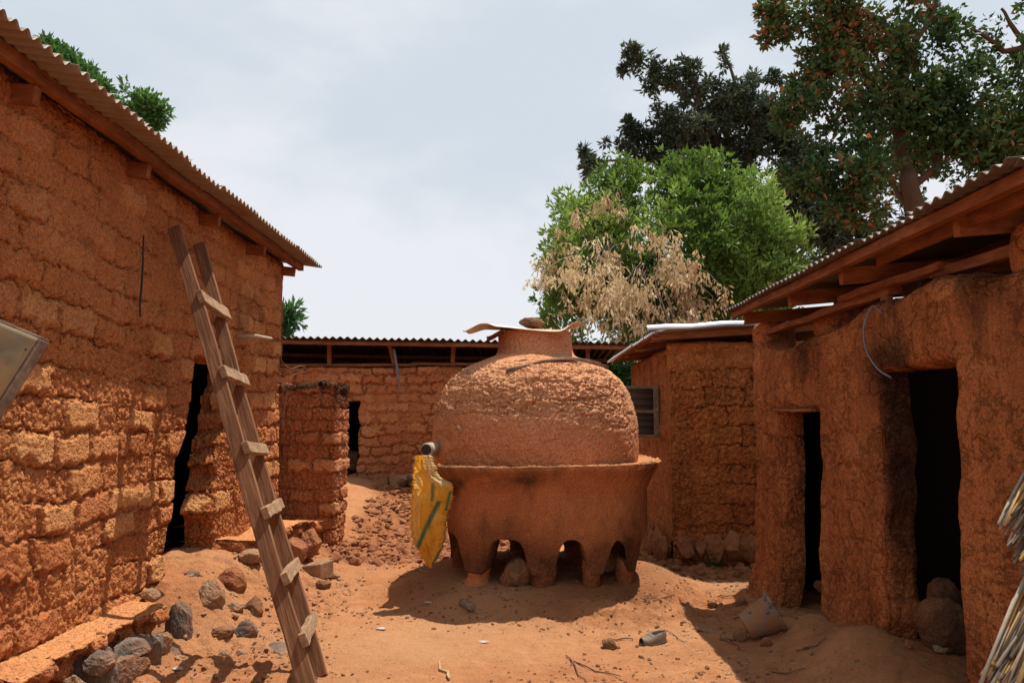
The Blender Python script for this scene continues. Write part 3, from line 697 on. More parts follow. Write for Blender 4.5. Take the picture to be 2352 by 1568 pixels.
# ladder
ld = root('ladder', (-1.2, 4.5, 0), 'rough wooden ladder of six nailed rungs leaning on the left wall', 'ladder')
LA, LB = np.array([-1.075, 4.26, .0]), np.array([-2.53, 5.49, 2.98]); RA, RB = np.array([-1.185, 4.78, .0]), np.array([-2.53, 5.92, 2.96])
dL = (LB - LA)/np.linalg.norm(LB - LA); rung_d = (RA - LA + RB - LB); rung_d /= np.linalg.norm(rung_d)
nrm = np.cross(rung_d, dL); nrm /= np.linalg.norm(nrm); nrm = nrm if nrm[0] > 0 else -nrm
def plank(A, B, nvec, wd, th, seed, taper=(1, 1)):
    rg = np.random.default_rng(seed); n = 22; side = np.cross((B - A)/np.linalg.norm(B - A), nvec); side /= np.linalg.norm(side); Vs = []; Fs = []
    for i in range(n + 1):
        t = i/n; c = A + (B - A)*t + nvec*(.007*math.sin(t*6 + seed) + .0012*rg.normal()) + side*.006*math.sin(t*5 + seed*2)
        hw = wd/2*(taper[0] + (taper[1] - taper[0])*t)*(1 + .012*rg.normal()); ht = th/2*(1 + .03*rg.normal())
        for a, b in ((-1, -1), (1, -1), (1, 1), (-1, 1)): Vs.append(c + nvec*hw*a + side*ht*b)
    for i in range(n):
        for k in range(4): Fs.append((4*i+k, 4*i+(k+1) % 4, 4*i+4+(k+1) % 4, 4*i+4+k))
    Fs += [(3, 2, 1, 0), (4*n, 4*n+1, 4*n+2, 4*n+3)]
    return MB().add(Vs, Fs)
plank(LA - dL*.08, LB, nrm, .102, .040, 3, (.95, .9)).build('rail', M['wood_ladder'], ld, bevel=.004)
plank(RA - dL*.02, RB, nrm, .104, .040, 8, (.9, .85)).build('rail', M['wood_ladder'], ld, bevel=.004)
def proj(p):
    v = np.array(p) - CAM; f = np.array([0, math.cos(PITCH), math.sin(PITCH)]); u_ = np.array([0, -math.sin(PITCH), math.cos(PITCH)]); d = v@f
    return CX + F*v[0]/d, CY - F*(v@u_)/d
def at_py(A, B, py):
    lo, hi = 0.0, 1.0
    for _ in range(40):
        mid = (lo + hi)/2
        if proj(A + (B - A)*mid)[1] > py: lo = mid
        else: hi = mid
    return A + (B - A)*(lo + hi)/2
for i, (ya, yb, w_, rl) in enumerate([(690, 725, .115, .3), (862, 880, .10, .25), (1035, 1040, .09, .2), (1185, 1165, .085, .1), (1335, 1303, .085, .35), (1475, 1430, .09, 0)]):
    a = at_py(LA, LB, ya) + nrm*.052; b = at_py(RA, RB, yb) + nrm*.052
    d = (b - a)/np.linalg.norm(b - a); a = a - d*.045; b = b + d*.05
    wv = np.cross(d, nrm); MB().beam(a, b, wv*w_/2*.85, nrm*.022, .012, 7, 40 + i).build('rung', M['wood_rung'], ld, bevel=.005)

# tin panel leaning in the near left corner
pn = root('metal_panel', (-2.3, 2.6, .37), 'rusty tin sheet panel with a wooden edge at the left picture edge', 'panel')
c0 = P(88, 777, 2.60); ux = P(0, 741, 2.66) - c0; ux /= np.linalg.norm(ux); vx = P(0, 978, 2.52) - c0; vx = vx - ux*(vx@ux); vx /= np.linalg.norm(vx)
nx = np.cross(ux, vx); nx = nx if nx[1] < 0 else -nx
n_ = 60; uu, vv = np.meshgrid(np.linspace(0, .84, n_), np.linspace(0, 1.58, n_*2))
Pg = c0 + uu[..., None]*ux + vv[..., None]*vx
pf = Pg.reshape(-1, 3); wob = .012*fbm(pf, 4, 3, 5) + .006*fbm(pf, 13, 2, 6); rim_ = np.minimum(np.minimum(uu, .84-uu), np.minimum(vv, 1.58-vv)).ravel()
pf = pf + nx*(wob*sst(0, .08, rim_) + .0)[:, None]
idx = np.arange(uu.size).reshape(uu.shape); qq = np.stack([idx[:-1, :-1], idx[:-1, 1:], idx[1:, 1:], idx[1:, :-1]], 2).reshape(-1, 4)
o = mesh('tin_sheet', pf, qq, M['zinc_panel'], pn); sm = o.modifiers.new('thick', 'SOLIDIFY'); sm.thickness = .003; sm.offset = 0
for a, b in (((0, 0), (0, 1.58)), ((0, 0), (.84, 0)), ((.84, 0), (.84, 1.58)), ((0, 1.58), (.84, 1.58))):
    A = c0 + ux*a[0] + vx*a[1] - nx*.024; B = c0 + ux*b[0] + vx*b[1] - nx*.024
    k = (ux if a[0] == b[0] else vx); sgn = 1 if (a[0] + b[0] + a[1] + b[1]) < 1.6 and not (a[0] == .84 and b[0] == .84) else -1
    MB().beam(A + k*.008*sgn, B + k*.008*sgn, k*.018, nx*.018, .004, 8, 3).build('frame', M['wood_grey'], pn, bevel=.002)
for k in range(9):
    q = c0 + ux*.02 + vx*(.05 + .17*k) + nx*.002
    V_, F_ = ICO[1]; mesh('nail', V_*.004 + q, F_, M['black'], pn)

# ================================================================== STUB WALL
V, Q, Nn, S, T, E = wall_surf((-3.1, 8.75), (-2.02, 8.72), -.05, 2.0, [], .55, .010, topfn=lambda U: .015*np.sin(U*9) + .01*np.sin(U*23), wfn=lambda U, Z: .05*(1 - sst(0, .35, Z)), ends=(False, True))
soot_shade = sst(1.87, 1.95, V[:, 2] + .06*fbm(V, 6, 3, 3))*sst(-.4, .0, fbm(V, 3, 3, 8)) + sst(1.6, 1.85, V[:, 2])*sst(-2.12, -2.04, V[:, 0])*.8
V2, at = relief(V, S, T, E, Nn, bw=.29, bh=.155, seed=15, joint=.055, jw=.018, vary=.014, lump=.020, lsc=19, fb=.02, plates=.25, rough=.02, jit=.03, soot_shade=soot_shade*.95, rnd=.07)
sb = mesh('mud_wall', V2, Q, M['mud_stub'], None, at, label='short free mud brick wall with blackened top behind the ladder', cat='wall')
rock('mud_clod', (-2.45, 8.45, .17), (.22, .16, .15), 'rock_red', 181, label='lump of collapsed mud at the foot of the black-topped brick wall', cat='clod', ang=.5)

# ================================================================== BACK HOUSE
YB = 12.5
hb = root('mud_house', (-1.5, YB + 1.5, .45), 'low mud brick house across the back with an open gap under its roof', 'house')
da = P(789, 1000, YB)[0] + 6.4; db = P(823, 1000, YB)[0] + 6.4
V, Q, Nn, S, T, E = wall_surf((-6.4, YB), (1.5, YB), .3, 2.43, [(lambda z: da + .012*math.sin(z*17), lambda z: db + .02*math.sin(z*14), 1.87, .3)], .3, .015, topfn=lambda U: .012*np.sin(U*4), ends=(False, True))
pj = np.exp(-((V[:, 0] - P(845, 1000, YB)[0] + .02*np.sin(V[:, 2]*20))/.035)**2)*sst(1.2, 1.35, V[:, 2])*(1 - sst(2.0, 2.1, V[:, 2]))
V2, at = relief(V, S, T, E, Nn, bw=.37, bh=.165, seed=25, joint=.036, jw=.012, vary=.008, lump=.018, lsc=15, fb=.014, plates=.6, rnd=.03, jit=.05, rough=.03)
at['pale'] = np.clip(at['pale']*.5 + pj, 0, 1)
mesh('wall', V2, Q, M['mud_back'], hb, at)
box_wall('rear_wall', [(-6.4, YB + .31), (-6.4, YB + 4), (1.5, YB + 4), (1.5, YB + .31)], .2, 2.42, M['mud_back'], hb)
rb_ = sub('roof', hb)
YE = 12.15
eL, eR = P(560, 771, YE), P(1443, 788, YE)
eL[0] = -7; eL[2] = eR[2] + (P(650, 774, YE)[2] - eR[2])/(P(650, 774, YE)[0] - eR[0])*(eL[0] - eR[0])
corr_sheets(rb_, M['zinc_dark'], eL, eR, (0, 1, -.06), 4.4, pitch=.12, amp=.02, per=7, seed=9)
beamo('purlin', eL + np.array([0, .1, -.07]), eR + np.array([0, .1, -.07]), .05, .06, 'wood_red_x', rb_, n=20, jag=.01)
beamo('purlin', eL + np.array([0, 1.6, -.16]), eR + np.array([0, 1.6, -.16]), .05, .06, 'wood_red_x', rb_, n=20)
beamo('purlin', eL + np.array([0, 2.9, -.24]), eR + np.array([0, 2.9, -.24]), .05, .06, 'wood_red_x', rb_, n=20)
beamo('wall_plate', (-6.4, YB + .12, 2.47), (-1.6, YB + .12, 2.475), .09, .05, 'wood_red_x', hb, n=16, jag=.01)
beamo('wall_plate', (-1.7, YB + .14, 2.50), (1.45, YB + .14, 2.47), .09, .045, 'wood_red_x', hb, n=12, jag=.01, seed=5)
for i, (pa, pb) in enumerate([((757, 838), (757, 786)), ((908, 838), (898, 786)), ((1040, 838), (1042, 786)), ((1351, 850), (1349, 796)), ((640, 838), (640, 783))]):
    a = P(*pa, YB + .1); b = P(*pb, YB + .1)
    if i == 1: b[1] -= .25
    beamo('post', a - np.array([0, 0, .02]), b, .07, .07, 'wood_red', hb, upv=(0, 1, 0), seed=i)
wire([P(905, 800, YB - .08), P(913, 850, YB - .1), P(917, 880, YB - .07), P(917, 903, YB - .06)], [.02, .02, .014, .008], 'hanging_strap', 'strap_blue', 'faded blue grey strap hanging from the back roof over the brick wall', 'strap')
for i, (a, b, y0, y1, m_) in enumerate([(793, 820, 1088, 1120, 'rock_red'), (822, 850, 1090, 1118, 'rock_brown'), (850, 898, 1088, 1122, 'rock_red'), (898, 936, 1088, 1120, 'rock_tan'), (938, 975, 1090, 1120, 'rock_brown'), (976, 1010, 1090, 1120, 'rock_red'), (1012, 1050, 1090, 1120, 'rock_tan')]):
    c = P((a+b)/2, (y0+y1)/2, YB - .05); rock('foundation_stone', c, ((b-a)/2/F*YB*1.05, .14, (y1-y0)/2/F*YB*1.05), m_, 200 + i, parent=hb, rz=.2*(i % 3), ang=.9)
rock('foundation_stone', P(806, 1060, YB + .5), (.16, .2, .2), 'rock_brown', 220, parent=hb)

# ================================================================== FAR RIGHT HOUSE
hf_ = root('mud_house', (2.9, 9.6, 0), 'mud house with silver roof and open shutter behind the granary', 'house')
XF = 1.78
V, Q, Nn, S, T, E = wall_surf((XF - .05, 8.28), (3.6, 7.95), -.1, 2.40, [], .3, .011, ends=(True, False), wfn=lambda U, Z: .03*(1 - sst(.2, .4, Z)), topfn=lambda U: .01*np.sin(U*5))
V2, at = relief(V, S, T, E, Nn, bw=.42, bh=.21, seed=35, joint=.036, jw=.010, vary=.010, lump=.026, lsc=20, fb=.018, plates=.08, plaster=sst(2.05, 2.2, V[:, 2]), rnd=.035, rough=.02, jit=.04)
at['pale'] = np.clip(at['pale'] + .5*sst(-.1, .4, fbm(V, 1.6, 3, 37) + .35*(V[:, 2] - 1.3)), 0, 1)
mesh('front_wall', V2, Q, M['mud_far'], hf_, at)
wa = 1.42; wb = 2.22   # window distance from far end
V, Q, Nn, S, T, E = wall_surf((XF, 11.2), (XF, 8.32), -.1, 2.38, [(lambda z: 11.2 - 9.62, lambda z: 11.2 - 9.12, 1.93, 1.38)], .3, .012, ends=(True, False), wfn=lambda U, Z: .05*(1 - sst(.1, .7, Z)))
V2, at = relief(V, S, T, E, Nn, bw=.34, bh=.19, seed=36, joint=.012, jw=.02, vary=.01, lump=.015, lsc=12, fb=.02, plates=.1, plaster=np.full(len(V), .7), rnd=.05)
mesh('side_wall', V2, Q, M['mud_right'], hf_, at)
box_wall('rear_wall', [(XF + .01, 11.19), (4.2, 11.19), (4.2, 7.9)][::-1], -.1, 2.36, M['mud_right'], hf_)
rr = sub('roof', hf_)
A_ = P(1485, 760, 7.98); B_ = P(1411, 832, 11.35); A_[0] = B_[0] = 1.46; A_[2] = 2.515; B_[2] = 2.475
corr_sheets(rr, M['zinc_bright'], B_, A_, (1, 0, .055), 3.0, pitch=.09, amp=.014, per=8, seed=12, curl=.05)
# turned-down verge flashing
fl = []
for i, x in enumerate(np.linspace(1.45, 3.2, 30)):
    zt = 2.53 + (x - 1.46)*.055 + .006*math.sin(x*9)
    for (dy, dz) in ((.10, .028), (.03, .034), (-.03, .018), (-.045, -.03), (-.04, -.032), (-.02, .015)): fl.append((x, 7.97 + dy, zt + dz))
Fl = [(6*i+k, 6*i+k+1, 6*(i+1)+k+1, 6*(i+1)+k) for i in range(29) for k in range(5)]
mesh('roof_flashing', fl, Fl, M['zinc_bright'], rr)
for y in (8.08, 9.2, 10.3, 11.1): beamo('rafter', (1.52, y, 2.45), (4.2, y, 2.60), .05, .07, 'wood_red_x', rr, seed=int(y*7))
beamo('purlin', (1.56, 7.99, 2.475), (1.56, 11.3, 2.45), .05, .05, 'wood_red', rr, n=10)
beamo('purlin', (2.9, 7.99, 2.53), (2.9, 11.3, 2.53), .05, .05, 'wood_red', rr, n=10)
# shutter swung open into the yard
sh = sub('shutter', hf_)
ys_ = 9.04; x1, x0 = XF - .05, XF - .58; zt, zb = 1.945, 1.365
for a, b in (((x0, zt), (x1, zt)), ((x0, zb), (x1, zb)), ((x0, (zt+zb)/2), (x1, (zt+zb)/2)), ((x0, zb), (x0, zt)), ((x1, zb), (x1, zt))):
    vert = a[0] == b[0]; wv = np.array([.03 if vert else 0, 0, 0 if vert else .018]); MB().beam((a[0], ys_ - (.012 if vert else 0), a[1] - (.018 if vert else 0)), (b[0], ys_ - (.012 if vert else 0), b[1] + (.018 if vert else 0)), wv, np.array([0, .014, 0]), .002, 4, 3).build('shutter_frame', M['wood_grey'], sh, bevel=.003)
zz = np.linspace(zb, zt, 60); xx = np.linspace(x0, x1, 3); Pg = np.array([[(x, ys_ + .022 + .012*math.cos((z - zb)/.085*2*math.pi), z) for x in xx] for z in zz]).reshape(-1, 3)
idx = np.arange(180).reshape(60, 3); o = mesh('shutter_sheet', Pg, np.stack([idx[:-1, :-1], idx[:-1, 1:], idx[1:, 1:], idx[1:, :-1]], 2).reshape(-1, 4), M['shutter'], sh)
sm = o.modifiers.new('thick', 'SOLIDIFY'); sm.thickness = .002
beamo('shutter_frame', (XF + .02, 9.1, 1.36), (XF + .02, 9.1, 1.95), .10, .06, 'wood_grey', hf_, upv=(0, 1, 0)).name = 'window_frame'
for i, (a, b, y0, y1) in enumerate([(1560, 1595, 1235, 1280), (1597, 1618, 1240, 1275), (1622, 1660, 1232, 1285), (1662, 1700, 1230, 1285), (1700, 1738, 1230, 1290), (1738, 1770, 1235, 1285)]):
    yy = 8.28 - (P((a+b)/2, 1260, 8.1)[0] - XF)*.18 - .03; c = P((a+b)/2, (y0+y1)/2, yy); rock('foundation_stone', c, ((b-a)/2/F*yy*1.1, .12, (y1-y0)/2/F*yy*1.1), 'rock_red', 240 + i, parent=hf_, rz=.15*i % 1, ang=.9)
for i, y in enumerate((8.4, 8.62, 8.85, 9.12, 9.42, 9.8)):
    rock('foundation_stone', (XF - .14, y, .12), (.07, .11, .17 + .03*(i % 2)), 'rock_red', 260 + i, parent=hf_, rz=0, ang=.9)

# ================================================================== NEAR RIGHT HOUSE
hr = root('mud_house', (3.6, 5, 0), 'near mud house on the right with two dark doorways under a tin roof', 'house')
XR = 2.24
# u runs from far (Y 6.8) to near (Y 2.2): Y = 6.8-u
def yp(px, x=XR + .03): return x*F/(px - CX)          # depth of a pixel column on the wall
d1a = 6.8 - yp(1806); d1b = 6.8 - yp(1880)
d2a = 6.8 - yp(2018); d2b = 6.8 - yp(2196)
def o1a(z): return d1a + .01*math.sin(z*7) - .03*(1 - min(1, z/.4))
def o1b(z): return d1b + .015*math.sin(z*5 + 2) + .010*math.sin(z*17) + .07*max(0, .8 - z)*0
def o2a(z): return d2a + .015*math.sin(z*6) + .012*math.sin(z*19) - .05*max(0, z - 1.5)
def o2b(z): return d2b + .015*math.sin(z*4 + 1) + .010*math.sin(z*15) + .10*sst(1.3, 1.9, z)*0
def flare(U, Z):
    b = 1 - sst(-.05, .55, Z)
    piers = np.exp(-((U - .25)/.35)**2) + np.exp(-((U - (d1b + d2a)/2)/.45)**2) + .6*np.exp(-((U - d2b - .5)/.5)**2)
    return .16*b**2*np.clip(piers, 0, 1) + .03*np.sin(U*2.2 + 1) + .03*(1 - sst(.2, 1.5, Z))
def rtop(U): return .05*np.sin(U*2.1 + 2.5) + .02*np.sin(U*7) + .05*sst(.9, 1.5, U) + .03*sst(2.5, 4, U)
V, Q, Nn, S, T, E = wall_surf((XR - .04, 6.8), (XR + .06, 2.2), -.12, 2.19, [(o1a, o1b, 1.62, -.12), (o2a, o2b, 1.83, -.12)], .21, .0105, topfn=rtop, wfn=flare, ends=(True, False))
uu_ = 6.8 - V[:, 1]
inw = V[:, 0] - XR
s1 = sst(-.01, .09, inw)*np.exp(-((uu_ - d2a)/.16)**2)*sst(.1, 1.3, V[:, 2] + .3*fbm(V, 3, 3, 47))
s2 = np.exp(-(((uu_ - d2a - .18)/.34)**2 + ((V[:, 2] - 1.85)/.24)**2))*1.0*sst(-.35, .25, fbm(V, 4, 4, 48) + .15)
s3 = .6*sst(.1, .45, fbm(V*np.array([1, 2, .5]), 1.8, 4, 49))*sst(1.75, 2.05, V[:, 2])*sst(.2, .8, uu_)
soot_shade = np.maximum(np.maximum(s1*.92, s2), s3)
soot_shade = np.maximum(soot_shade, .35*sst(.04, .15, inw)*np.exp(-((uu_ - d1a)/.2)**2)); soot_shade = np.maximum(soot_shade, sst(.17, .20, inw)*.95)  # reveals painted darker inward, carrying the shade of the doorways
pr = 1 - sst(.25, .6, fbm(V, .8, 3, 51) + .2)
V2, at = relief(V, S, T, E, Nn, bw=.40, bh=.24, seed=45, joint=.026, jw=.007, vary=.008, lump=.012, lsc=19, fb=.018, plates=.1, plaster=.25 + .5*pr, soot_shade=soot_shade, rnd=.07, jit=.07, rough=.03, crev=.012)
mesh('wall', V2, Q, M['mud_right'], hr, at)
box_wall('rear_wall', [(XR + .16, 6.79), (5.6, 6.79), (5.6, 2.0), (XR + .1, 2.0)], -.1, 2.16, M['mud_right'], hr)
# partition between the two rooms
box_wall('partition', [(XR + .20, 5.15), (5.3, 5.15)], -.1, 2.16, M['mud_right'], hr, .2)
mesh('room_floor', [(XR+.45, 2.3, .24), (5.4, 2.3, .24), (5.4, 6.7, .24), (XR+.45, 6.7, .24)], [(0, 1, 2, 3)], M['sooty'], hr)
beamo('door_lintel', (XR - .035, 6.8 - d1a + .10, 1.635), (XR - .03, 6.8 - d1b - .03, 1.625), .05, .022, 'wood_red', hr, n=8, jag=.01)
r2 = sub('roof', hr)
corr_sheets(r2, M['zinc_dark'], (1.95, 6.90, 2.55), (1.95, 2.0, 2.55), (1, 0, .09), 3.9, pitch=.083, amp=.012, per=8, seed=21)
beamo('purlin', (2.05, 6.86, 2.515), (2.05, 2.1, 2.515), .05, .06, 'wood_red', r2, n=14, jag=.012)
beamo('purlin', (3.0, 6.86, 2.62), (3.0, 2.1, 2.62), .05, .05, 'wood_red', r2, n=8)
beamo('purlin', (4.2, 6.86, 2.74), (4.2, 2.1, 2.74), .05, .05, 'wood_red', r2, n=8)
beamo('purlin', (2.17, 4.35, 2.50), (2.15, 2.1, 2.50), .04, .09, 'wood_red', r2, n=8, jag=.012, seed=9)
for i, y in enumerate((3.47, 4.72, 5.62, 6.72)):
    beamo('rafter', (2.10, y, 2.465), (5.6, y, 2.75), .055, .105, 'wood_red_x', r2, seed=60 + i)
beamo('wall_plate', (2.33, 7.0, 2.34), (2.36, 4.55, 2.345), .09, .05, 'wood_red', hr, n=10, jag=.014, seed=2)
beamo('wall_plate', (2.30, 5.15, 2.385), (2.32, 3.95, 2.375), .08, .045, 'wood_red', hr, n=8, jag=.014, seed=3)
beamo('wall_plate', (2.36, 4.1, 2.36), (2.36, 2.1, 2.30), .09, .055, 'wood_red', hr, n=8, jag=.014, seed=6)
beamo('post', (2.34, 4.62, 2.14), (2.34, 4.62, 2.34), .04, .09, 'wood_red', hr, upv=(0, 1, 0))
def mudblock(c, size, seed, label):
    V_, F_ = ICO[4]; n = 5.0; r = (np.abs(V_)**n).sum(1)**(-1/n); V_ = V_*r[:, None]*np.array(size); V_ = rotz(V_, .15*seed % .4) + np.array(c)
    V_ = V_*1.0; nn = V_ - np.array(c); nn /= np.linalg.norm(nn, axis=1)[:, None]; h = .022*fbm(V_, 7, 4, seed) + .008*fbm(V_, 30, 2, seed)
    mesh('mud_block', V_ + nn*h[:, None], F_, M['mud_right'], None, {'tone': fbm(V_, 5, 2, seed), 'pale': np.full(len(V_), .25), 'soot': np.zeros(len(V_))}, label=label, cat='mud block', group='mud blocks on top of the right wall')
mudblock(P(1776, 765, 6.72) + np.array([.05, .12, -.01]), (.155, .15, .12), 4, 'squared mud block on the far end of the right wall against the silver roof')
mudblock(P(1915, 747, 5.75) + np.array([.05, 0, -.01]), (.15, .16, .125), 7, 'upright mud block on the right wall between the two doorways')
mudblock((2.42, 3.30, 2.31), (.12, .12, .15), 9, 'mud block on the wall top at the right picture edge')
wire([P(2048, 690, 4.50), P(2030, 720, 4.5), (2.20, 4.52, 2.24), (2.155, 4.55, 2.12), (2.165, 4.56, 1.98), (2.2, 4.5, 1.86), (2.24, 4.42, 1.80)], .0055, 'hanging_strap', 'strap_blue', 'bluish strap looped over the right wall above the large doorway', 'strap')
wire([(2.36, 4.28, 2.36), (2.345, 4.27, 2.28), (2.34, 4.27, 2.2)], .008, 'hanging_strap', 'black', 'short dark strap under the right roof beam', 'strap')
rockpx(2128, 2205, 1338, 1420, 'rock_dark', 301, Y=4.55, ang=.55, label='upper brown boulder just inside the large right doorway', cat='boulder', group='boulders in the doorway')
rockpx(2112, 2215, 1385, 1500, 'rock_dark', 306, Y=4.42, ang=.6, label='large lower boulder just inside the large right doorway', cat='boulder', group='boulders in the doorway')
rockpx(1872, 1898, 1335, 1358, 'rock_red', 302, Y=6.25, label='small stone on the floor of the narrow doorway', cat='stone')

# ================================================================== GRANARY
GX, GY = .225, 7.24
gr = root('granary', (GX, GY, .15), 'round red clay granary with domed top standing on stubby clay legs', 'granary')
prof = [(.86, 1.02), (.93, 1.08), (.955, 1.18), (.968, 1.32), (.972, 1.46), (.962, 1.58), (.935, 1.70), (.895, 1.82), (.825, 1.93), (.715, 2.025), (.575, 2.095), (.44, 2.14), (.385, 2.165), (.362, 2.20), (.352, 2.27), (.350, 2.34), (.355, 2.39), (.335, 2.40), (.30, 2.385), (.05, 2.385)]
pr_ = np.array(prof); tt = np.concatenate([[0], np.cumsum(np.linalg.norm(np.diff(pr_, axis=0), axis=1))])
fine_t = np.arange(0, tt[-1], .0095); rr_ = np.interp(fine_t, tt, pr_[:, 0]); zz_ = np.interp(fine_t, tt, pr_[:, 1])
k_ = np.ones(5)/5; rr_[2:-2] = np.convolve(rr_, k_, 'valid'); zz_[2:-2] = np.convolve(zz_, k_, 'valid')
na = 620; th_ = np.linspace(0, 2*math.pi, na + 1)
Pg = np.stack([GX + rr_[:, None]*np.cos(th_)*(1 + .01*np.sin(2*th_ + 1)), GY + rr_[:, None]*np.sin(th_), np.repeat(zz_[:, None], na+1, 1)], -1)
Pg[:, -1] = Pg[:, 0]
sf = Surf(); sf.add(Pg, np.repeat(th_[None], len(rr_), 0)*.97, np.repeat(fine_t[:, None], na+1, 1), 9.0)
V, Q, Nn, S, T, E = sf.finish()
up_ = sst(1.45, 1.7, V[:, 2] + .08*fbm(V, 2, 2, 4))*(1 - sst(2.0, 2.16, V[:, 2]))
ap = V*np.array([1, 1, 2.1]) + .12*np.stack([fbm(V, 5, 2, 1), fbm(V, 5, 2, 2), fbm(V, 5, 3, 3)], 1)
f1, f2, i1 = worley(ap*9, 5); g1, g2, i2 = worley(ap*23 + 3, 9); k1, k2, i3 = worley(ap*42 + 3, 29)
ridge = np.clip(1 - np.abs(fbm(V*np.array([1, 1, 3.0]), 2.6, 5, 71))*12, 0, 1)
rz = up_*(.55 + .5*sst(-.4, .3, fbm(V, 1.5, 2, 78)))
c1 = 1 - sst(0, .10, f2 - f1); c2 = 1 - sst(0, .16, g2 - g1); c3 = 1 - sst(0, .2, k2 - k1)
h = rz*(-.024*ridge - .010*c1 - .010*c2 - .005*c3 + .006*(i1 - .5) + .011*(i2 - .5) + .006*(i3 - .5) + .016*fbm(V, 8, 5, 73)) + (1 - up_)*(.007*fbm(V, 12, 5, 75) - .008*ridge - .003*c3*(i2 > .5)) + .02*fbm(V, 1.6, 2, 77)
neck = sst(2.14, 2.2, V[:, 2]); h = h*(1 - .6*neck)
at = {'tone': .6*fbm(V, 2.5, 3, 79) + .3*up_, 'pale': np.clip(.35*up_*(i2 > .4) + .15*up_, 0, 1), 'soot': .25*sst(.3, .6, fbm(V, 3, 3, 81))*(1 - up_)}  # upper dome painted paler, sunlight put into the colour
isn = V[:, 2] > 2.2
mesh('dome', V + Nn*h[:, None], Q, M['granary'], gr, at)
# base: superellipse ring wall with flared rim and arches between legs
BX, BY = .315, 7.15
def plan(t, rx, ry, n=2.9):
    c, s = np.cos(t), np.sin(t); k = (np.abs(c)**n + np.abs(s)**n)**(-1/n); return k*c*rx, k*s*ry
# legs by pixel column on the front face
legs = [(1097, 58), (1246, 62), (1365, 40), (1442, 36)]
def px_t(px, zc=.35, s=-1):
    best = None
    for t in np.linspace(-math.pi + .25, -.05, 600):
        x, y = plan(np.array([t]), .83, .84, 3.2); q = proj((BX + x[0], BY + y[0], zc))[0]
        if best is None or abs(q - px) < best[0]: best = (abs(q - px), t)
    return best[1]
legt = [(px_t(p), w_/F*6.5/2/.8) for p, w_ in legs]
legt += [(px_t(1020) - .25, .075), (2.6, .09), (1.9, .09), (1.2, .09), (.5, .09)]
# profile: top rim (outer lip) down
bprof = [(0.0, 1.07, 1.18), (0.04, 1.10, 1.19), (0.07, 1.117, 1.175), (0.10, 1.108, 1.145), (.30, 1.04, 1.05), (.45, .992, .95), (.75, .985, .80), (1.05, .985, .66), (1.30, .98, .55), (1.45, .968, .45), (1.6, .955, .36)]
bp = np.array(bprof)
nt_ = 640; tt_ = np.linspace(0, 2*math.pi, nt_ + 1); nv = 96
hb_ = np.zeros(nt_ + 1)
def archz(t):
    "height of the lower edge: low at legs, high in arches"
    z = np.full(t.shape, .58); 
    for lt, lw in legt:
        d = np.abs((t - lt + math.pi) % (2*math.pi) - math.pi); q = np.clip((d - lw*.9)/.15, 0, 1); z = np.minimum(z, .29 + .29*np.clip(1 - (1 - q)**2.8, 0, 1)**(1/2.8))
    return z
zlow = archz(tt_)
zlow = np.convolve(np.pad(zlow, 3, mode='wrap'), np.ones(7)/7, 'valid')
gap = np.exp(-(((tt_ - (math.pi + .18) + math.pi) % (2*math.pi) - math.pi)/.22)**4)     # notch of the rim on the left, behind the sack
vs_ = np.linspace(0, 1, nv); Pg = np.zeros((nv, nt_+1, 3)); Tm = np.zeros((nv, nt_+1)); Em = np.zeros((nv, nt_+1))
ztop_prof = bp[:, 2]; 
sc_ = np.interp(np.linspace(0, 1.0, nv), np.linspace(0, 1, len(bp)), np.arange(len(bp)))
rad = np.interp(sc_, np.arange(len(bp)), bp[:, 1]); zpr = np.interp(sc_, np.arange(len(bp)), bp[:, 2])
for i in range(nv):
    # squeeze the lower profile so that it ends on the arch line
    z = np.where(zpr[i] > .95, zpr[i], zlow + (.95 - zlow)*(zpr[i] - .36)/(.95 - .36))
    rd = np.interp(-z, -bp[1:, 2], bp[1:, 1]) if zpr[i] <= .95 else np.full(nt_+1, rad[i])
    flr = np.where(zpr[i] > .95, 1 + (rd/ .985 - 1)*(1 - gap), rd/.985)
    x, y = plan(tt_, .905, .89, 3.2); z = z - (gap*.16 if zpr[i] > .95 else 0)*np.clip((zpr[i]-.95)/.2, 0, 1)
    z = z + .02*np.clip((zpr[i]-.9)/.2, 0, 1)*x/1.0
    Pg[i] = np.stack([BX + x*flr, BY + y*flr, z], 1); Em[i] = 9
Pg[:, -1] = Pg[:, 0]
inner = Pg[-1] + (np.array([BX, BY, 0]) - Pg[-1]*np.array([1, 1, 0]))*np.array([.14, .14, 0]); inner[:, 2] = Pg[-1][:, 2] + .04
inner2 = Pg[-1] + (np.array([BX, BY, 0]) - Pg[-1]*np.array([1, 1, 0]))*np.array([.25, .25, 0]); inner2[:, 2] = .62
inner3 = np.repeat(np.array([[BX, BY, .64]]), nt_+1, 0)
tip = Pg[0] + (np.array([BX, BY, 0]) - Pg[0]*np.array([1, 1, 0]))*np.array([.16, .16, 0]); tip[:, 2] = Pg[0][:, 2] - .02
full = np.concatenate([tip[None], Pg, inner[None], inner2[None], inner3[None]])
full[:, -1] = full[:, 0]
full = full[::-1]
sf = Surf(); sf.add(full, np.repeat(tt_[None], len(full), 0), full[..., 2], 9.0); V, Q, Nn, S, T, E = sf.finish()
rim = sst(1.12, 1.17, V[:, 2])
g1, g2, i2 = worley(V*28, 13)
h = .012*fbm(V, 3, 3, 83) + .004*fbm(V, 20, 3, 85) + rim*(.012*(1 - sst(0, .7, g1))*i2 + .012*fbm(V, 12, 3, 87) - .004)
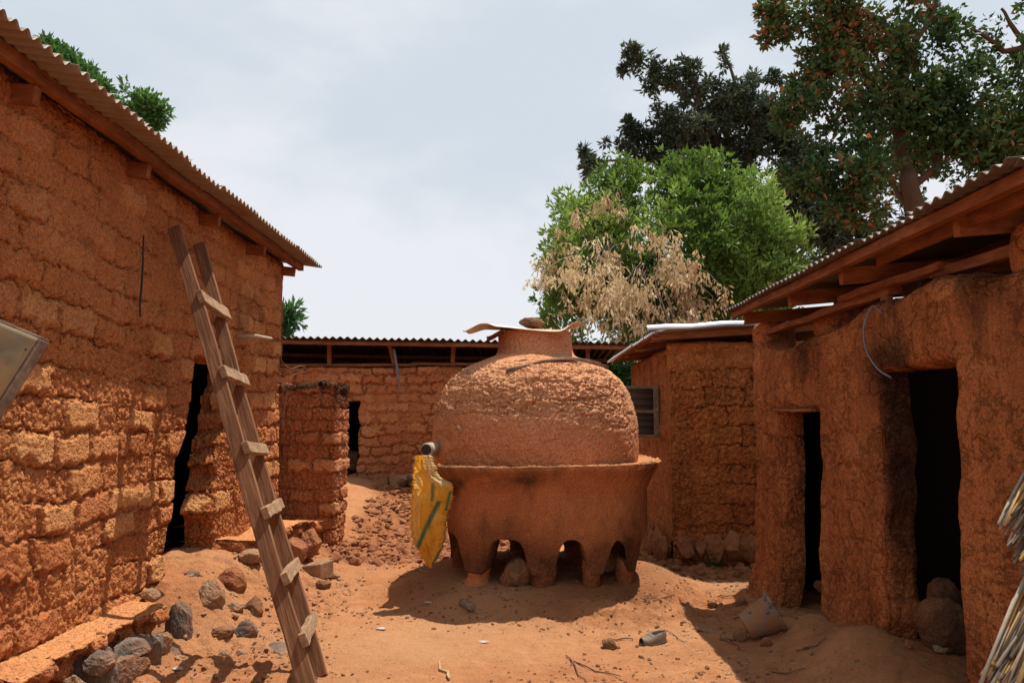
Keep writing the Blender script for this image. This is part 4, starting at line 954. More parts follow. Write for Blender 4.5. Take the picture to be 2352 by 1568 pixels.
soot_shade = .85*np.exp(-(((V[:, 0] + .52)/.10)**2 + ((V[:, 2] - .98)/.09)**2))*sst(-.3, .2, fbm(V, 8, 3, 88)) + .35*sst(.15, .5, fbm(V, 2.2, 4, 89)) + .5*np.exp(-((V[:, 2] - 1.05)/.05)**2)*sst(.0, .4, fbm(V, 2.5, 3, 90))
soot_shade = soot_shade + .58*(1 - sst(.32, .86, V[:, 2] + .22*fbm(V, 3, 4, 92))) + .35*sst(.0, .5, fbm(V*np.array([1, 1, .5]), 5, 4, 93)) + .10
at = {'tone': 1.2*fbm(V, 3, 4, 91), 'pale': np.clip(rim*1.2, 0, 1), 'soot': np.clip(soot_shade, 0, .9)}  # rim painted paler, as its sunlit edge
kn = ((np.abs(V[:, 0] - BX)/.905)**3.2 + (np.abs(V[:, 1] - BY)/.92)**3.2)**(1/3.2); at['soot'] = np.where((kn < .86) & (V[:, 2] < .9), .93, at['soot'])  # inner side painted near black for the shade under the arches
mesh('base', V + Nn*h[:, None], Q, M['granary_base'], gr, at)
def leg(t, w_, seed, foot=1.15, tone=0.0, soot_shade=.2, splay=0.0):
    x, y = plan(np.array([t]), .90*.955 - w_*.80, .89*.955 - w_*.80, 3.2); cx, cy = BX + x[0], BY + y[0]; g = float(gh(np.array([cx]), np.array([cy]), False)[0]) - .03
    zs = np.linspace(0, 1, 26); ns = 28; Pg = np.zeros((26, ns+1, 3)); a = np.linspace(0, 2*math.pi, ns+1)
    for i, s_ in enumerate(zs):
        r = w_*(foot*(1 - sst(0, .22, s_)) + .90*sst(0, .22, s_) - .45*sst(.60, 1, s_)); z = g + (.52 - g)*s_
        dx = splay*(1 - s_)*.05
        Pg[i] = np.stack([cx + dx + r*np.cos(a)*(1 + .08*math.sin(seed + 5*s_)), cy + .05*s_*0 + r*1.0*np.sin(a), np.full(ns+1, z)], 1)
    Pg[:, -1] = Pg[:, 0]
    sf = Surf(); sf.add(Pg, np.repeat(a[None], 26, 0), Pg[..., 2], 9.0); V, Q, Nn, S, T, E = sf.finish()
    h = .020*fbm(V, 9, 4, seed) + .006*fbm(V, 34, 2, seed)
    mesh('leg', V + Nn*h[:, None], Q, M['granary_base'], gr, {'tone': np.full(len(V), tone) + .3*fbm(V, 8, 3, seed), 'pale': np.full(len(V), max(0, tone)*.5), 'soot': np.clip(soot_shade + .15 + .4*fbm(V, 6, 3, seed), 0, .9)*(.35 if tone > .3 else 1)})
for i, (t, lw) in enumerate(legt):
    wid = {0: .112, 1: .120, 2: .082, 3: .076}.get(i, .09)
    leg(t, wid, 400 + i, foot=1.25 if i == 0 else .95, tone=.5 if i == 0 else 0, soot_shade=.0 if i == 0 else (.6 if i == 1 else .35), splay=-1 if i == 0 else 0)
# pale shard pressed into the dome
sc = P(1054, 985, 6.29); rock('shard', (sc[0], sc[1] + .008, sc[2]), (.013, .02, .03), 'rock_tan', 431, parent=gr, ang=.7)
# stones under the granary
rockpx(1149, 1216, 1292, 1349, 'rock_brown', 410, label='angular brown boulder in front of the granary between two legs', cat='boulder', ang=.85, depth=.8)
for i, (a, b, c, d, y, lb) in enumerate([(1384, 1414, 1232, 1275, 6.78, 'topmost tilted stone wedged between the two right granary legs'), (1380, 1413, 1268, 1306, 6.68, 'pale round stone low between the two right granary legs'), (1404, 1426, 1262, 1300, 6.85, 'darker stone behind the pale one between the right granary legs')]):
    rockpx(a, b, c, d, ('rock_brown', 'rock_tan', 'rock_brown')[i], 420 + i, Y=y, ang=.35, label=lb, cat='stone', group='stones wedged under the granary')
rockpx(1300, 1345, 1258, 1300, 'rock_red', 427, Y=7.3, ang=.5, label='reddish stone deep under the granary seen through the right arch', cat='stone')
rockpx(1232 - 60, 1290 - 60, 1262, 1300, 'rock_red', 428, Y=7.6, ang=.5, label='dusky stone deep under the granary seen through the left arch', cat='stone')

# lid: bent tin sheet
lid_z = 2.405
nu, nvv = 60, 26; uu, vv = np.meshgrid(np.linspace(0, 1, nu), np.linspace(0, 1, nvv))
xl = P(1062, 755, 6.85)[0]; xrr = P(1334, 750, 6.85)[0]
X_ = xl + (xrr - xl)*uu; front = 6.80 + .05*uu - .02*np.sin(uu*9) + .22*(1 - sst(0, .18, uu)); back = 7.52 - .25*(1 - sst(0, .25, uu))
Y_ = front + (back - front)*vv
X_ = X_ + .12*(vv - .3)*(1 - uu)*sst(0, .3, vv)
Z_ = lid_z + .02*np.sin(uu*5 + .6) - .035*(1 - sst(0, .16, uu)) + .06*sst(.80, .97, uu) - .015*sst(.97, 1, uu) - .028*np.exp(-vv*14)*sst(.2, .3, uu)*(1 - sst(.85, .95, uu)) + .025*vv + .015*np.sin(vv*7 + uu*3)*(1-uu)
lidV = np.stack([X_, Y_, Z_], -1).reshape(-1, 3); idx = np.arange(nu*nvv).reshape(nvv, nu)
o = mesh('tin_sheet', lidV, np.stack([idx[:-1, :-1], idx[:-1, 1:], idx[1:, 1:], idx[1:, :-1]], 2).reshape(-1, 4), M['zinc_rusty'], label='bent rusty tin sheet lying over the mouth of the granary', cat='tin sheet')
sm = o.modifiers.new('thick', 'SOLIDIFY'); sm.thickness = .004
# second scrap under the lid drooping on the left
nu, nvv = 20, 12; uu, vv = np.meshgrid(np.linspace(0, 1, nu), np.linspace(0, 1, nvv))
X_ = P(1118, 770, 7)[0] + .16*uu; Y_ = 6.88 + .35*vv; Z_ = 2.315 + .065*sst(0, 1, uu) + .012*np.sin(vv*9)
idx = np.arange(nu*nvv).reshape(nvv, nu); o = mesh('tin_scrap', np.stack([X_, Y_, Z_], -1).reshape(-1, 3), np.stack([idx[:-1, :-1], idx[:-1, 1:], idx[1:, 1:], idx[1:, :-1]], 2).reshape(-1, 4), M['wood_red'], label='drooping brown scrap under the left side of the granary lid', cat='scrap')
o.modifiers.new('thick', 'SOLIDIFY').thickness = .006
rock('stone', (P(1222, 740, 7.0)[0], 7.0, lid_z + .055), (.128, .09, .052), 'rock_brown', 433, rz=.1, ang=.45, sub=4, label='rounded brown stone weighing down the tin lid of the granary', cat='stone')
# palm stalk lying on the dome
def dome_pt(px, py, lift=.012):
    "where the pixel ray meets the dome profile"
    r = ray(px, py)
    for s_ in np.arange(5.8, 8.2, .004):
        q = CAM + r*s_/r[1]; rr0 = math.hypot(q[0] - GX, q[1] - GY); zd = np.interp(rr0, pr_[4:13, 0][::-1], pr_[4:13, 1][::-1]) if rr0 < .97 else 1.4
        if rr0 < .97 and q[2] <= zd: break
    return np.array([q[0], q[1], q[2] + lift])
stp = [dome_pt(1163, 857), dome_pt(1200, 847), dome_pt(1245, 833), dome_pt(1290, 828, .014), dome_pt(1320, 829, .016)]
stp += [P(1355, 832, stp[-1][1] + .03), P(1380, 838, stp[-1][1] + .03), P(1398, 842, stp[-1][1] + .02)]
pk = root('palm_stalk', stp[3] - np.array([0, 0, .02]), 'dry grey palm stalk lying across the shoulder of the granary dome', 'stalk')
for k in range(4):
    off = np.array([0, .006*k, .010*(k % 2) - .002*k]); mb = MB().tube(interp_ := [p + off*(1 + .8*i/7) + np.array([0, 0, .006*math.sin(i*1.3 + k)]) for i, p in enumerate(stp[:8 - (k % 2)])], [.012, .012, .011, .010, .009, .007, .006, .004][:8 - (k % 2)], 6)
    mb.build('stalk_fibre', M['wood_grey'] if k % 2 else M['twig'], pk, smooth=True)
MB().tube([dome_pt(1160, 833, .005), dome_pt(1190, 830, .006), dome_pt(1212, 826, .005)], .005, 5).build('twig', M['twig'], smooth=True, label='short thin twig stuck on the upper granary dome', cat='twig')

# log end and yellow sack
lg = root('log', P(979, 1032, 6.75), 'charred log end sticking out left of the granary above the yellow sack', 'log')
la = P(979, 1032, 6.62); lb_ = np.array([-.60, 7.25, 1.28])
lm = MB().tube([la + (lb_ - la)*t for t in np.linspace(0, 1, 24)], [.060 + .004*math.sin(k*1.7) for k in range(24)], 22); lv = np.array(lm.V); ax_ = la + np.clip(((lv - la)@(lb_ - la))/((lb_ - la)@(lb_ - la)), 0, 1)[:, None]*(lb_ - la); lm.V = list(ax_ + (lv - ax_)*(1 + .18*fbm(lv, 14, 3, 5))[:, None]); lm.build('bark', M['bark_pale'], lg, smooth=True)
MB().tube([la - (lb_-la)*.012, la + (lb_-la)*.01], [.046, .050], 13).build('charred_core', M['charred'], lg, smooth=False)
sk = root('sack', P(990, 1300, 6.45), 'torn yellow woven sack with green stripes hanging left of the granary', 'sack')
ctr = [(1045, 955, 990), (1070, 950, 1000), (1095, 948, 1010), (1103, 947, 1026), (1108, 947, 1040), (1130, 946, 1041), (1150, 944, 1038), (1175, 943, 1030), (1200, 943, 1026), (1230, 945, 1024), (1255, 955, 1018), (1280, 970, 1006), (1295, 980, 996), (1304, 986, 990)]
cy_ = np.array([c[0] for c in ctr]); cl_ = np.array([c[1] for c in ctr], float); cr_ = np.array([c[2] for c in ctr], float)
nr2, nc2 = 150, 70; py_ = np.linspace(1045, 1304, nr2)
YS = 6.42
def sackpt(side):
    Pg = np.zeros((nr2, nc2, 3)); st_ = np.zeros((nr2, nc2)); pa = np.zeros((nr2, nc2)); so_ = np.zeros((nr2, nc2))
    for i, py in enumerate(py_):
        l = np.interp(py, cy_, cl_) + 1.6*math.sin(py*.31) + 1.2*math.sin(py*.83); r = np.interp(py, cy_, cr_) + 1.5*math.sin(py*.27 + 1) + 1.3*math.sin(py*.9)
        t = np.linspace(0, 1, nc2); px = l + (r - l)*t
        v = (py - 1045)/260
        bulge = np.sin(t*math.pi)**.55*(.012 + .028*math.sin(math.pi*min(1, v*1.02))**.8)
        a = np.stack([t*4, np.full(nc2, v*5), np.full(nc2, side*3.0)], 1)
        cz = a[:, 0]*.9 + a[:, 1]*1.25; f = .022*np.abs(np.sin(cz*1.7 + 2.2*fbm(a, .8, 2, 511)))**.6 + .018*np.abs(np.sin((a[:, 0]*1.6 - a[:, 1]*.8)*1.9 + 2.5*fbm(a, .7, 2, 513)))**.6 + .030*fbm(a, .9, 2, 501 + side) + .012*np.abs(fbm(a*np.array([1, .45, 1]), 2.1, 3, 505)) + .008*np.abs(fbm(a*np.array([1, 1.3, 1]), 1.6, 3, 509))
        f = f*np.sin(t*math.pi)**.5
        fold = .030*np.exp(-((t - (.50 + .35*(.4 - v)))/.06)**2)*(1 - sst(.3, .6, v))
        yy = YS - (bulge + f - fold)*(1 if side > 0 else -.6)
        for j in range(nc2): Pg[i, j] = P(px[j], py, yy[j])
        w1 = 1001 - .18*(py - 1165) + 4*math.sin(py*.05) if py > 1150 else 1001 + .0*(py)
        s1_ = np.exp(-((px - (1003 - (py - 1168)*.42))/(8 + 0*px))**4)*float(1150 < py < 1222) if py < 1222 else 0*px
        if 1150 < py < 1215: st_[i] = np.maximum(st_[i], np.exp(-((px - (998 - (py - 1172)*.5))/6.5)**4))
        if 1212 < py < 1262: st_[i] = np.maximum(st_[i], np.exp(-((px - (978 - (py - 1212)*.42))/6)**4))
        if 1110 < py < 1150: st_[i] = np.maximum(st_[i], np.exp(-((px - (994 - .05*(py - 1110)))/4)**4)*.8)
        if 1128 < py < 1172: st_[i] = np.maximum(st_[i], np.exp(-((px - (1034 - (py - 1128)*.22))/3.5)**4))
        if 1180 < py < 1262: st_[i] = np.maximum(st_[i], (px > r - 3.5)*.8)
        if 1262 < py < 1297: st_[i] = np.maximum(st_[i], np.exp(-((px - (1012 - (py - 1262)*.55))/3)**4))
        if py < 1115: pa[i] = np.maximum(pa[i], sst(.45, .6, t)*.9*(1 - 0*t)); 
        pa[i] = np.maximum(pa[i], .75*np.exp(-((px - (958 - (py - 1100)*.04))/4)**2)*float(1090 < py < 1235))
        if py < 1110: so_[i] = .5*(sst(.6, .8, t))*sst(.1, .4, fbm(a, 3, 2, 77))
    return Pg, st_, pa, so_
Pf, st_, pa, so_ = sackpt(1); Pb, st2, pa2, so2 = sackpt(-1)
idx = np.arange(nr2*nc2).reshape(nr2, nc2); q1 = np.stack([idx[:-1, :-1], idx[1:, :-1], idx[1:, 1:], idx[:-1, 1:]], 2).reshape(-1, 4); q2 = q1[:, ::-1] + idx.size
mesh('sack_cloth', np.concatenate([Pf.reshape(-1, 3), Pb.reshape(-1, 3)]), np.concatenate([q1, q2]), M['sack'], sk, {'stripe': np.concatenate([st_.ravel(), st2.ravel()]), 'pale': np.concatenate([pa.ravel(), pa2.ravel()]), 'soot': np.concatenate([so_.ravel(), so2.ravel()])})
fr = MB(); rg = np.random.default_rng(3)
for k in range(240):
    side = rg.random() < .6; i = int(rg.random()*nr2)
    if rg.random() < .15: i = rg.integers(0, 5); j = rg.integers(0, nc2); d = np.array([(j/nc2 - .5)*.6, 0, 1.0])
    elif side: j = 0; d = np.array([-1, 0, .35*rg.normal()])
    else: j = nc2 - 1; d = np.array([1, 0, .5*rg.normal()])
    b = Pf[i, j]; d = d + .3*rg.normal(size=3); d /= np.linalg.norm(d); L_ = .006 + .014*rg.random(); wv = np.array([0, .0, .0016]) if j in (0, nc2-1) else np.array([.0016, 0, 0])
    fr.add([b - wv, b + wv, b + d*L_ + np.array([0, 0, -.004])], [(0, 1, 2)])
o = mesh('fringe', fr.V, fr.F, M['sack'], sk, kind='stuff', attrs={'stripe': np.zeros(len(fr.V)), 'pale': np.full(len(fr.V), .8), 'soot': np.zeros(len(fr.V))})

# ================================================================== YARD THINGS
def gz(x, y): return float(gh(np.array([x]), np.array([y]))[0])
LG = 'loose stones on the left bank'
loose = [(452, 516, 1322, 1398, 'rock_tan', 601, 'large angular tan stone half sunk below the left door step', .85, None), (390, 442, 1365, 1470, 'rock_grey', 602, 'dark upright boulder ending the left foundation ledge', .8, None),
 (168, 258, 1480, 1590, 'rock_grey', 603, 'split dark grey boulder at the bottom left foot of the ledge', .85, None), (518, 562, 1384, 1406, 'rock_tan', 604, 'flat pale stone left of the pointed one on the bank', .8, None),
 (560, 603, 1372, 1412, 'rock_brown', 605, 'pointed tan stone on the bank left of the ladder', .9, None), (538, 590, 1430, 1468, 'rock_grey', 606, 'blackish grey stone on the ground left of the ladder', .8, None),
 (484, 536, 1440, 1462, 'rock_brown', 607, 'row of brown stone crust beside the blackish stone', .7, None), (503, 532, 1488, 1518, 'rock_tan', 608, 'round pale stone in the ladder shadow, the larger of two', .4, None),
 (543, 566, 1491, 1509, 'rock_tan', 609, 'smaller pale stone in the ladder shadow, right of the round one', .6, None), (424, 458, 1308, 1324, 'rock_grey', 610, 'flat greyish stone sunk at the door of the left house', .5, None),
 (500, 560, 1295, 1352, 'rock_red', 611, 'orange clay-covered block under the far step of the left house', .85, None), (330, 372, 1352, 1376, 'rock_tan', 613, 'small pale stone on the end of the left ledge', .8, .37)]
for a, b, c, d, m_, sd, lb, an, zf in loose:
    rockpx(a, b, c, d, m_, sd, label=lb, ang=an, z=zf, cat='boulder' if (b - a) > 50 else 'stone', group=LG, sub=4, rz=.3)
q = Gm(648, 1484, 0.03); rock('stone', (q[0], q[1], gz(q[0], q[1]) - .012), (.10, .13, .03), 'rock_grey', 620, rz=.4, ang=.5, label='flat grey stone flush with the ground just left of the ladder foot', cat='stone')
# block beside the ladder
bk = Gm(722, 1328, .0); bx, by = bk[0], bk[1]; z0_ = gz(bx, by) - .02
Vb = [(-.12, -.08, 0), (.06, -.12, 0), (.16, .0, 0), (.0, .16, 0), (-.14, -.07, .12), (.05, -.11, .15), (.155, .0, .17), (-.02, .17, .15)]
MB().add([(bx + x, by + .12 + y, z0_ + z) for x, y, z in Vb], [(3, 2, 1, 0), (4, 5, 6, 7), (0, 1, 5, 4), (1, 2, 6, 5), (2, 3, 7, 6), (3, 0, 4, 7)]).build('wood_block', M['rock_tan'], bevel=.012, label='cut pale block on the ground right behind the ladder', cat='block')
misc = [(750, 779, 1313, 1329, 'rock_tan', 631, 'flat pale pebble right of the cut block', .5), (727, 758, 1334, 1351, 'rock_brown', 632, 'lumpy brown stone in front of the cut block by the ladder', .8),
 (1382, 1413, 1469, 1494, 'rock_brown', 633, 'pointed brown stone on the yard left of the shoe', .9), (1626, 1645, 1381, 1397, 'rock_brown', 634, 'dark little stone on the shadow edge behind the bucket', .8),
 (1690, 1714, 1374, 1396, 'rock_brown', 635, 'dark clod at the foot of the right wall behind the bucket', .7), (1685, 1716, 1446, 1476, 'rock_brown', 637, 'round dark stone touching the bucket bottom', .4),
 (1746, 1772, 1468, 1487, 'rock_red', 638, 'small reddish stone under the bucket rim', .8), (2145, 2175, 1485, 1500, 'rock_tan', 641, 'flat stone on the floor at the large doorway', .8), (2078, 2094, 1468, 1486, 'rock_red', 642, 'small pointed stone at the left jamb of the large doorway', .9)]
for a, b, c, d, m_, sd, lb, an in misc:
    rockpx(a, b, c, d, m_, sd, label=lb, ang=an, cat='stone', group='stones scattered on the yard')
q = Gm(1625, 1446, .0); rock('stone', (q[0], q[1], gz(q[0], q[1]) + .012), (.085, .045, .016), 'rock_tan', 650, rz=.25, tilt=.25, ta=1.2, ang=.6, label='flat pale stone chip in the shade left of the bucket', cat='stone')
q = Gm(1072, 1398, 0.0); zq = gz(q[0], q[1])
MB().tube([(q[0] - .045, q[1] + .06, zq + .03), (q[0], q[1], zq + .03), (q[0] + .05, q[1] - .06, zq + .025)], [.032, .034, .030], 12).build('log_stub', M['wood_grey'], smooth=True, bevel=.004, label='short grey cylindrical stub lying at the edge of the granary shadow', cat='stub')

# bucket
bq = Gm(1748, 1478, .05); bxc, byc = bq[0], bq[1]; zc = gz(bxc, byc)
bkt = root('bucket', (bxc, byc, zc), 'dirty tipped plastic bucket lying at the foot of the right wall', 'bucket')
ax = np.array([.80, -.10, .44]); ax /= np.linalg.norm(ax)
b0 = P(1722, 1440, byc + .13); c_b = P(1712, 1449, byc + .14)
pr2 = [(0, 0.0), (.088, 0.0), (.095, .006), (.128, .225), (.142, .225), (.143, .245), (.136, .25), (.131, .245), (.122, .22), (.09, .012), (0, .010)]
a1 = np.cross(ax, (0, 0, 1)); a1 /= np.linalg.norm(a1); a2 = np.cross(a1, ax); ns = 40
Vb = [c_b + ax*h_ + r*(a1*math.cos(2*math.pi*k/ns) + a2*math.sin(2*math.pi*k/ns)) for r, h_ in pr2 for k in range(ns)]
Fb = [(i*ns+k, i*ns+(k+1) % ns, (i+1)*ns+(k+1) % ns, (i+1)*ns+k) for i in range(len(pr2)-1) for k in range(ns)]
zmin = min(v[2] for v in Vb); Vb = [v + np.array([0, 0, zc - .01 - zmin]) for v in Vb]
body_n = 3*ns
mesh('bucket_body', Vb, [f[::-1] for f in Fb], M['bucket'], bkt)
cc_ = c_b + np.array([0, 0, zc - .01 - zmin])
hp = [cc_ + ax*.235 + .146*(a1*math.cos(t) + a2*math.sin(t)) + ax*.004*k for k, t in enumerate(np.linspace(-.2, 3.3, 18))]
MB().tube([cc_ + ax*.236 + .1455*(a1*math.cos(t) + a2*math.sin(t)) for t in np.linspace(0, 2*math.pi, 41)], .0065, 6).build('rim', M['bucket'], bkt, smooth=True)

# shoe
sq = Gm(1504, 1484, 0); sx, sy = sq[0], sq[1]; sz = gz(sx, sy)
shoe = root('shoe', (sx, sy, sz), 'worn grey slip-on shoe lying on the sunlit yard', 'shoe')
n1, n2 = 34, 28; Vs = []; d_ = np.array([.86, .50, 0]); e_ = np.array([-.50, .86, 0])
for i in range(n1):
    t = i/(n1-1); s_ = (t - .5)*.215; wdt = .053*math.sin(math.pi*min(1, .06 + t*.92))**.42*(1.0 - .16*sst(.45, 1, t)); hgt = .046 + .042*sst(.15, .6, t)
    for j in range(n2):
        a = math.pi*j/(n2-1); cx_, cz_ = math.cos(a), math.sin(a)
        zz0 = hgt*cz_**.6
        if t > .42 and zz0 > hgt*.80: zz0 = hgt*.80 - (.04*sst(.42, .5, t)*(1 - sst(.93, 1, t)))*sst(.0, .6, cz_ - .55)
        if t <= .42: zz0 += .004*math.sin(t*60)*sst(.15, .3, t)*cz_
        Vs.append(np.array([sx, sy + .05, sz + .004]) + d_*s_ + e_*wdt*cx_ + np.array([0, 0, zz0]))
idx = np.arange(n1*n2).reshape(n1, n2); mesh('upper', Vs, np.stack([idx[:-1, :-1], idx[:-1, 1:], idx[1:, 1:], idx[1:, :-1]], 2).reshape(-1, 4), M['shoe'], shoe)
so1 = []; 
for z_ in (-.006, .010):
    for k in range(40):
        a = 2*math.pi*k/40; t = .5 + .5*math.cos(a)*1.0; wdt = .057*math.sin(math.pi*min(1, .05 + t*.92))**.42*(1 - .16*sst(.45, 1, t)); so1.append(np.array([sx, sy + .05, sz + z_]) + d_*(t - .5)*.245 + e_*wdt*math.copysign(1, math.sin(a))*(abs(math.sin(a))**.3))
MB().add(so1, [tuple(range(40))[::-1], tuple(range(40, 80))] + [(k, (k+1) % 40, 40+(k+1) % 40, 40+k) for k in range(40)]).build('sole', M['rock_grey'], shoe)
ov = [np.array([sx, sy + .05, sz + .066]) + d_*(.045 + .052*math.cos(a)) + e_*.036*math.sin(a) + np.array([0, 0, .006*math.cos(a)]) for a in np.linspace(0, 2*math.pi, 24, endpoint=False)]
MB().add(ov, [tuple(range(24))]).build('lining', M['shoe_in'], shoe)

# straw bundles close to the camera at the right edge
def bundle(name, tips, direc, n, seed, label, r0=.0045, length=.75, spread=.10):
    rg = np.random.default_rng(seed); mbs = [MB(), MB(), MB()]
    for k in range(n):
        t = rg.random(); a = tips[0]*(1 - t) + tips[1]*t; depth = rg.random()
        tip = a + np.array([.014*rg.normal(), .05*depth + .012*rg.normal(), .014*rg.normal()]) + direc*rg.random()*.16
        d = direc + np.array([spread*rg.normal(), .08*rg.normal(), spread*rg.normal()])*.6; d /= np.linalg.norm(d); L_ = length*(.7 + .5*rg.random()); r = r0*(.5 + .9*rg.random())
        bend = np.array([0, 0, 1])*.02*rg.normal()
        mbs[rg.choice([0, 1, 1, 2, 2])].tube([tip, tip + d*L_*.33 + bend, tip + d*L_*.66 + bend, tip + d*L_], [r*.9, r*1.05, r, r], 6)
    rt = root(name, tips[0]*.5 + tips[1]*.5, label, 'straw bundle', 'straw bundles by the right wall')
    for mb_, mm in zip(mbs, ('straw_a', 'straw_b', 'straw_c')): mb_.build('stalks', M[mm], rt, smooth=True)
M['straw_a'] = plain('straw_gold', (.45, .27, .10), .8, .1, 40, .002); M['straw_b'] = plain('straw_grey', (.34, .27, .20), .85, .08, 40, .002); M['straw_c'] = plain('straw_dark', (.14, .095, .065), .8, .15)
dd = P(2352, 1480, 2.45) - P(2272, 1600, 2.25); dd /= np.linalg.norm(dd)
d1 = P(2360, 1385, 2.35) - P(2250, 1570, 2.15); d1 /= np.linalg.norm(d1)
bundle('straw_bundle', [P(2278, 1578, 2.15), P(2450, 1720, 2.0)], d1, 330, 5, 'lower larger bundle of dry straw stalks at the bottom right corner', .0050, .8, .05)
d2 = P(2360, 1160, 2.5) - P(2300, 1250, 2.35); d2 /= np.linalg.norm(d2)
bundle('straw_bundle', [P(2308, 1205, 2.42), P(2385, 1345, 2.32)], d2, 90, 6, 'upper smaller bundle of dry stalks at the right picture edge', .0048, .6, .10)

# weeds
def weed(px, py, wpx, seed, label):
    q = Gm(px, py, 0.0); x, y = q[0], q[1]; z = gz(x, y); rg = np.random.default_rng(seed); r = wpx/F*y/2
    n = 170; c = np.stack([x + r*rg.normal(size=n)*.5, y + r*rg.normal(size=n)*.5, z + np.abs(rg.normal(size=n))*r*.45 + .01], 1)
    Vl, Ql, at_ = leaves(c, 1, .04, .018, rg, up=.4); rt = root('weed', (x, y, z), label, 'weed', 'small weeds at the foot of the far house')
    mesh('foliage', Vl, Ql, M['leaf_mid'], rt, at_, smooth=False)
    mb = MB()
    for k in range(12): a = c[k]; mb.tube([(x, y, z - .01), (x*.5+a[0]*.5, y*.5+a[1]*.5, z + .03), a], .002, 4)
    mb.build('stem', M['leaf_mid2'], rt)
M['leaf_mid2'] = plain('weed_stem', (.07, .12, .04))
def leaves(cent, nper, ln, wd, rg, up=.0, droop=0.0, axis=None, spread=1.0, tone=None, crad=.0, lv=.35):
    "nper leaves round every centre; returns quads folded along the midrib"
    n = len(cent)*nper; c = np.repeat(cent, nper, 0)
    d = rg.normal(size=(n, 3))*spread
    if axis is not None: d = d + np.repeat(axis, nper, 0)
    d[:, 2] += up - droop; d /= np.linalg.norm(d, axis=1)[:, None] + 1e-9
    c = c + d*crad*rg.random((n, 1))
    s = rg.normal(size=(n, 3)); s = np.cross(d, s); s /= np.linalg.norm(s, axis=1)[:, None] + 1e-9
    nn = np.cross(d, s); L_ = ln*(1 + lv*rg.normal(size=(n, 1))); W_ = wd*(1 + .25*rg.normal(size=(n, 1)))
    V = np.stack([c, c + d*L_*.45 + s*W_*.5 + nn*W_*.12, c + d*L_ + nn*(-.1)*L_, c + d*L_*.45 - s*W_*.5 + nn*W_*.12], 1).reshape(-1, 3)
    t = (rg.random(n) if tone is None else np.clip(np.repeat(tone, nper) + .16*rg.normal(size=n), 0, 1))
    return V, np.arange(4*n).reshape(-1, 4), {'tone': np.repeat(t, 4)}
weed(1557, 1283, 30, 3, 'tiny green weed at the corner foot of the house with the silver roof')
weed(1640, 1300, 44, 4, 'low green weed on the ground before the foundation stones of the far house')

# twigs lying about
tw = [((1470, 1372), (1510, 1374)), ((1655, 1465), (1712, 1498)), ((1690, 1430), (1735, 1405)), ((1655, 1470), (1700, 1475)), ((1828, 1497), (1895, 1470)), ((1648, 1375), (1690, 1368)), ((1537, 1452), (1580, 1480)), ((1410, 1468), (1452, 1473)), ((935, 1313), (990, 1317)), ((1015, 1515), (1032, 1568)), ((1770, 1545), (1850, 1540)), ((1312, 1520), (1425, 1560)), ((1300, 1508), (1345, 1565)), ((1480, 1385), (1545, 1383))]
for i, (a, b) in enumerate(tw):
    A = Gm(*a, 0); B = Gm(*b, 0); pts = []; rg = np.random.default_rng(700 + i)
    for t in np.linspace(0, 1, 6):
        q = A*(1-t) + B*t; q = q + np.array([.02*rg.normal(), .02*rg.normal(), 0])*(1 if 0 < t < 1 else 0); q[2] = gz(q[0], q[1]) + .007 + .008*rg.random(); pts.append(q)
    where = ['behind the granary mound', 'just below the bucket', 'above the flat stone chip near the bucket', 'left below the bucket', 'right of the bucket by the middle pier', 'behind the bucket on the shadow edge', 'right of the shoe', 'left of the shoe above the pointed stone', 'before the rubble left of the granary', 'pale and straight at the bottom centre', 'in the shade at the bottom right', 'long and thin at the bottom centre right', 'curved, at the bottom centre right', 'right of the granary mound'][i]
    MB().tube(pts, [.004, .005, .005, .0045, .004, .003] if i != 9 else [.003, .005, .008, .009, .009, .008], 5).build('twig', M['straw' if i in (6, 9, 8) else 'twig'], smooth=True, label='dry twig lying on the earth ' + where, cat='twig', group='twigs on the yard')
# paper scraps
for i, (px, py, lb) in enumerate([(875, 1444, 'crumpled whitish scrap on the open yard right of the ladder'), (1110, 1475, 'small whitish scrap on the yard below the granary shadow'), (985, 1386, 'faint pale scrap left below the granary'), (408, 1532, 'pale plastic scrap in the ladder shadow on the ground')]):
    q = Gm(px, py, 0); z = gz(q[0], q[1]); V_, F_ = ICO[2]; rg = np.random.default_rng(i); V_ = V_*np.array([.035, .025, .006])*(1 + .5*fbm(V_*1.0 + i, 3, 3, 9 + i))[:, None] + np.array([q[0], q[1], z + .008])
    mesh('paper_scrap', V_, F_, M['paper'], smooth=False, label=lb, cat='scrap', group='scraps on the yard')

# clods and gravel that nobody could count
def scatter(name, n, fn, size, mats, seed, sub=1):
    rg = np.random.default_rng(seed); protos = [rockV(seed*7 + k, sub, 9, .85) for k in range(8)]; Vs = []; Fs = []; b = 0; m = 0
    while m < n:
        x, y = fn(rg)
        s_ = size[0] + (size[1] - size[0])*rg.random()**3.2; V_, F_ = protos[rg.integers(0, 8)]
        V_ = rotz(V_*np.array([1, .6 + .4*rg.random(), .35 + .4*rg.random()])*s_, rg.random()*6.3, rg.normal()*.3, rg.random()*6)
        Vs.append((V_, x, y, s_)); Fs.append(F_ + b); b += len(V_); m += 1
    zz = gh(np.array([v[1] for v in Vs]), np.array([v[2] for v in Vs])); Va = np.concatenate([v[0] + np.array([v[1], v[2], z + v[3]*.15]) for v, z in zip(Vs, zz)])
    return mesh(name, Va, np.concatenate(Fs), mats, smooth=False, kind='stuff')
def in_rub(rg):
    while True:
        x = rg.uniform(-2.3, 2.6); y = rg.uniform(7.3, 12.3)
        if rubble(np.array([x]), np.array([y]))[0] > .25 + .4*rg.random(): return x, y
tag(scatter('rubble', 4200, in_rub, (.008, .075), M['rock_red'], 5), 'churned red clods of earth before the back wall', 'rubble')
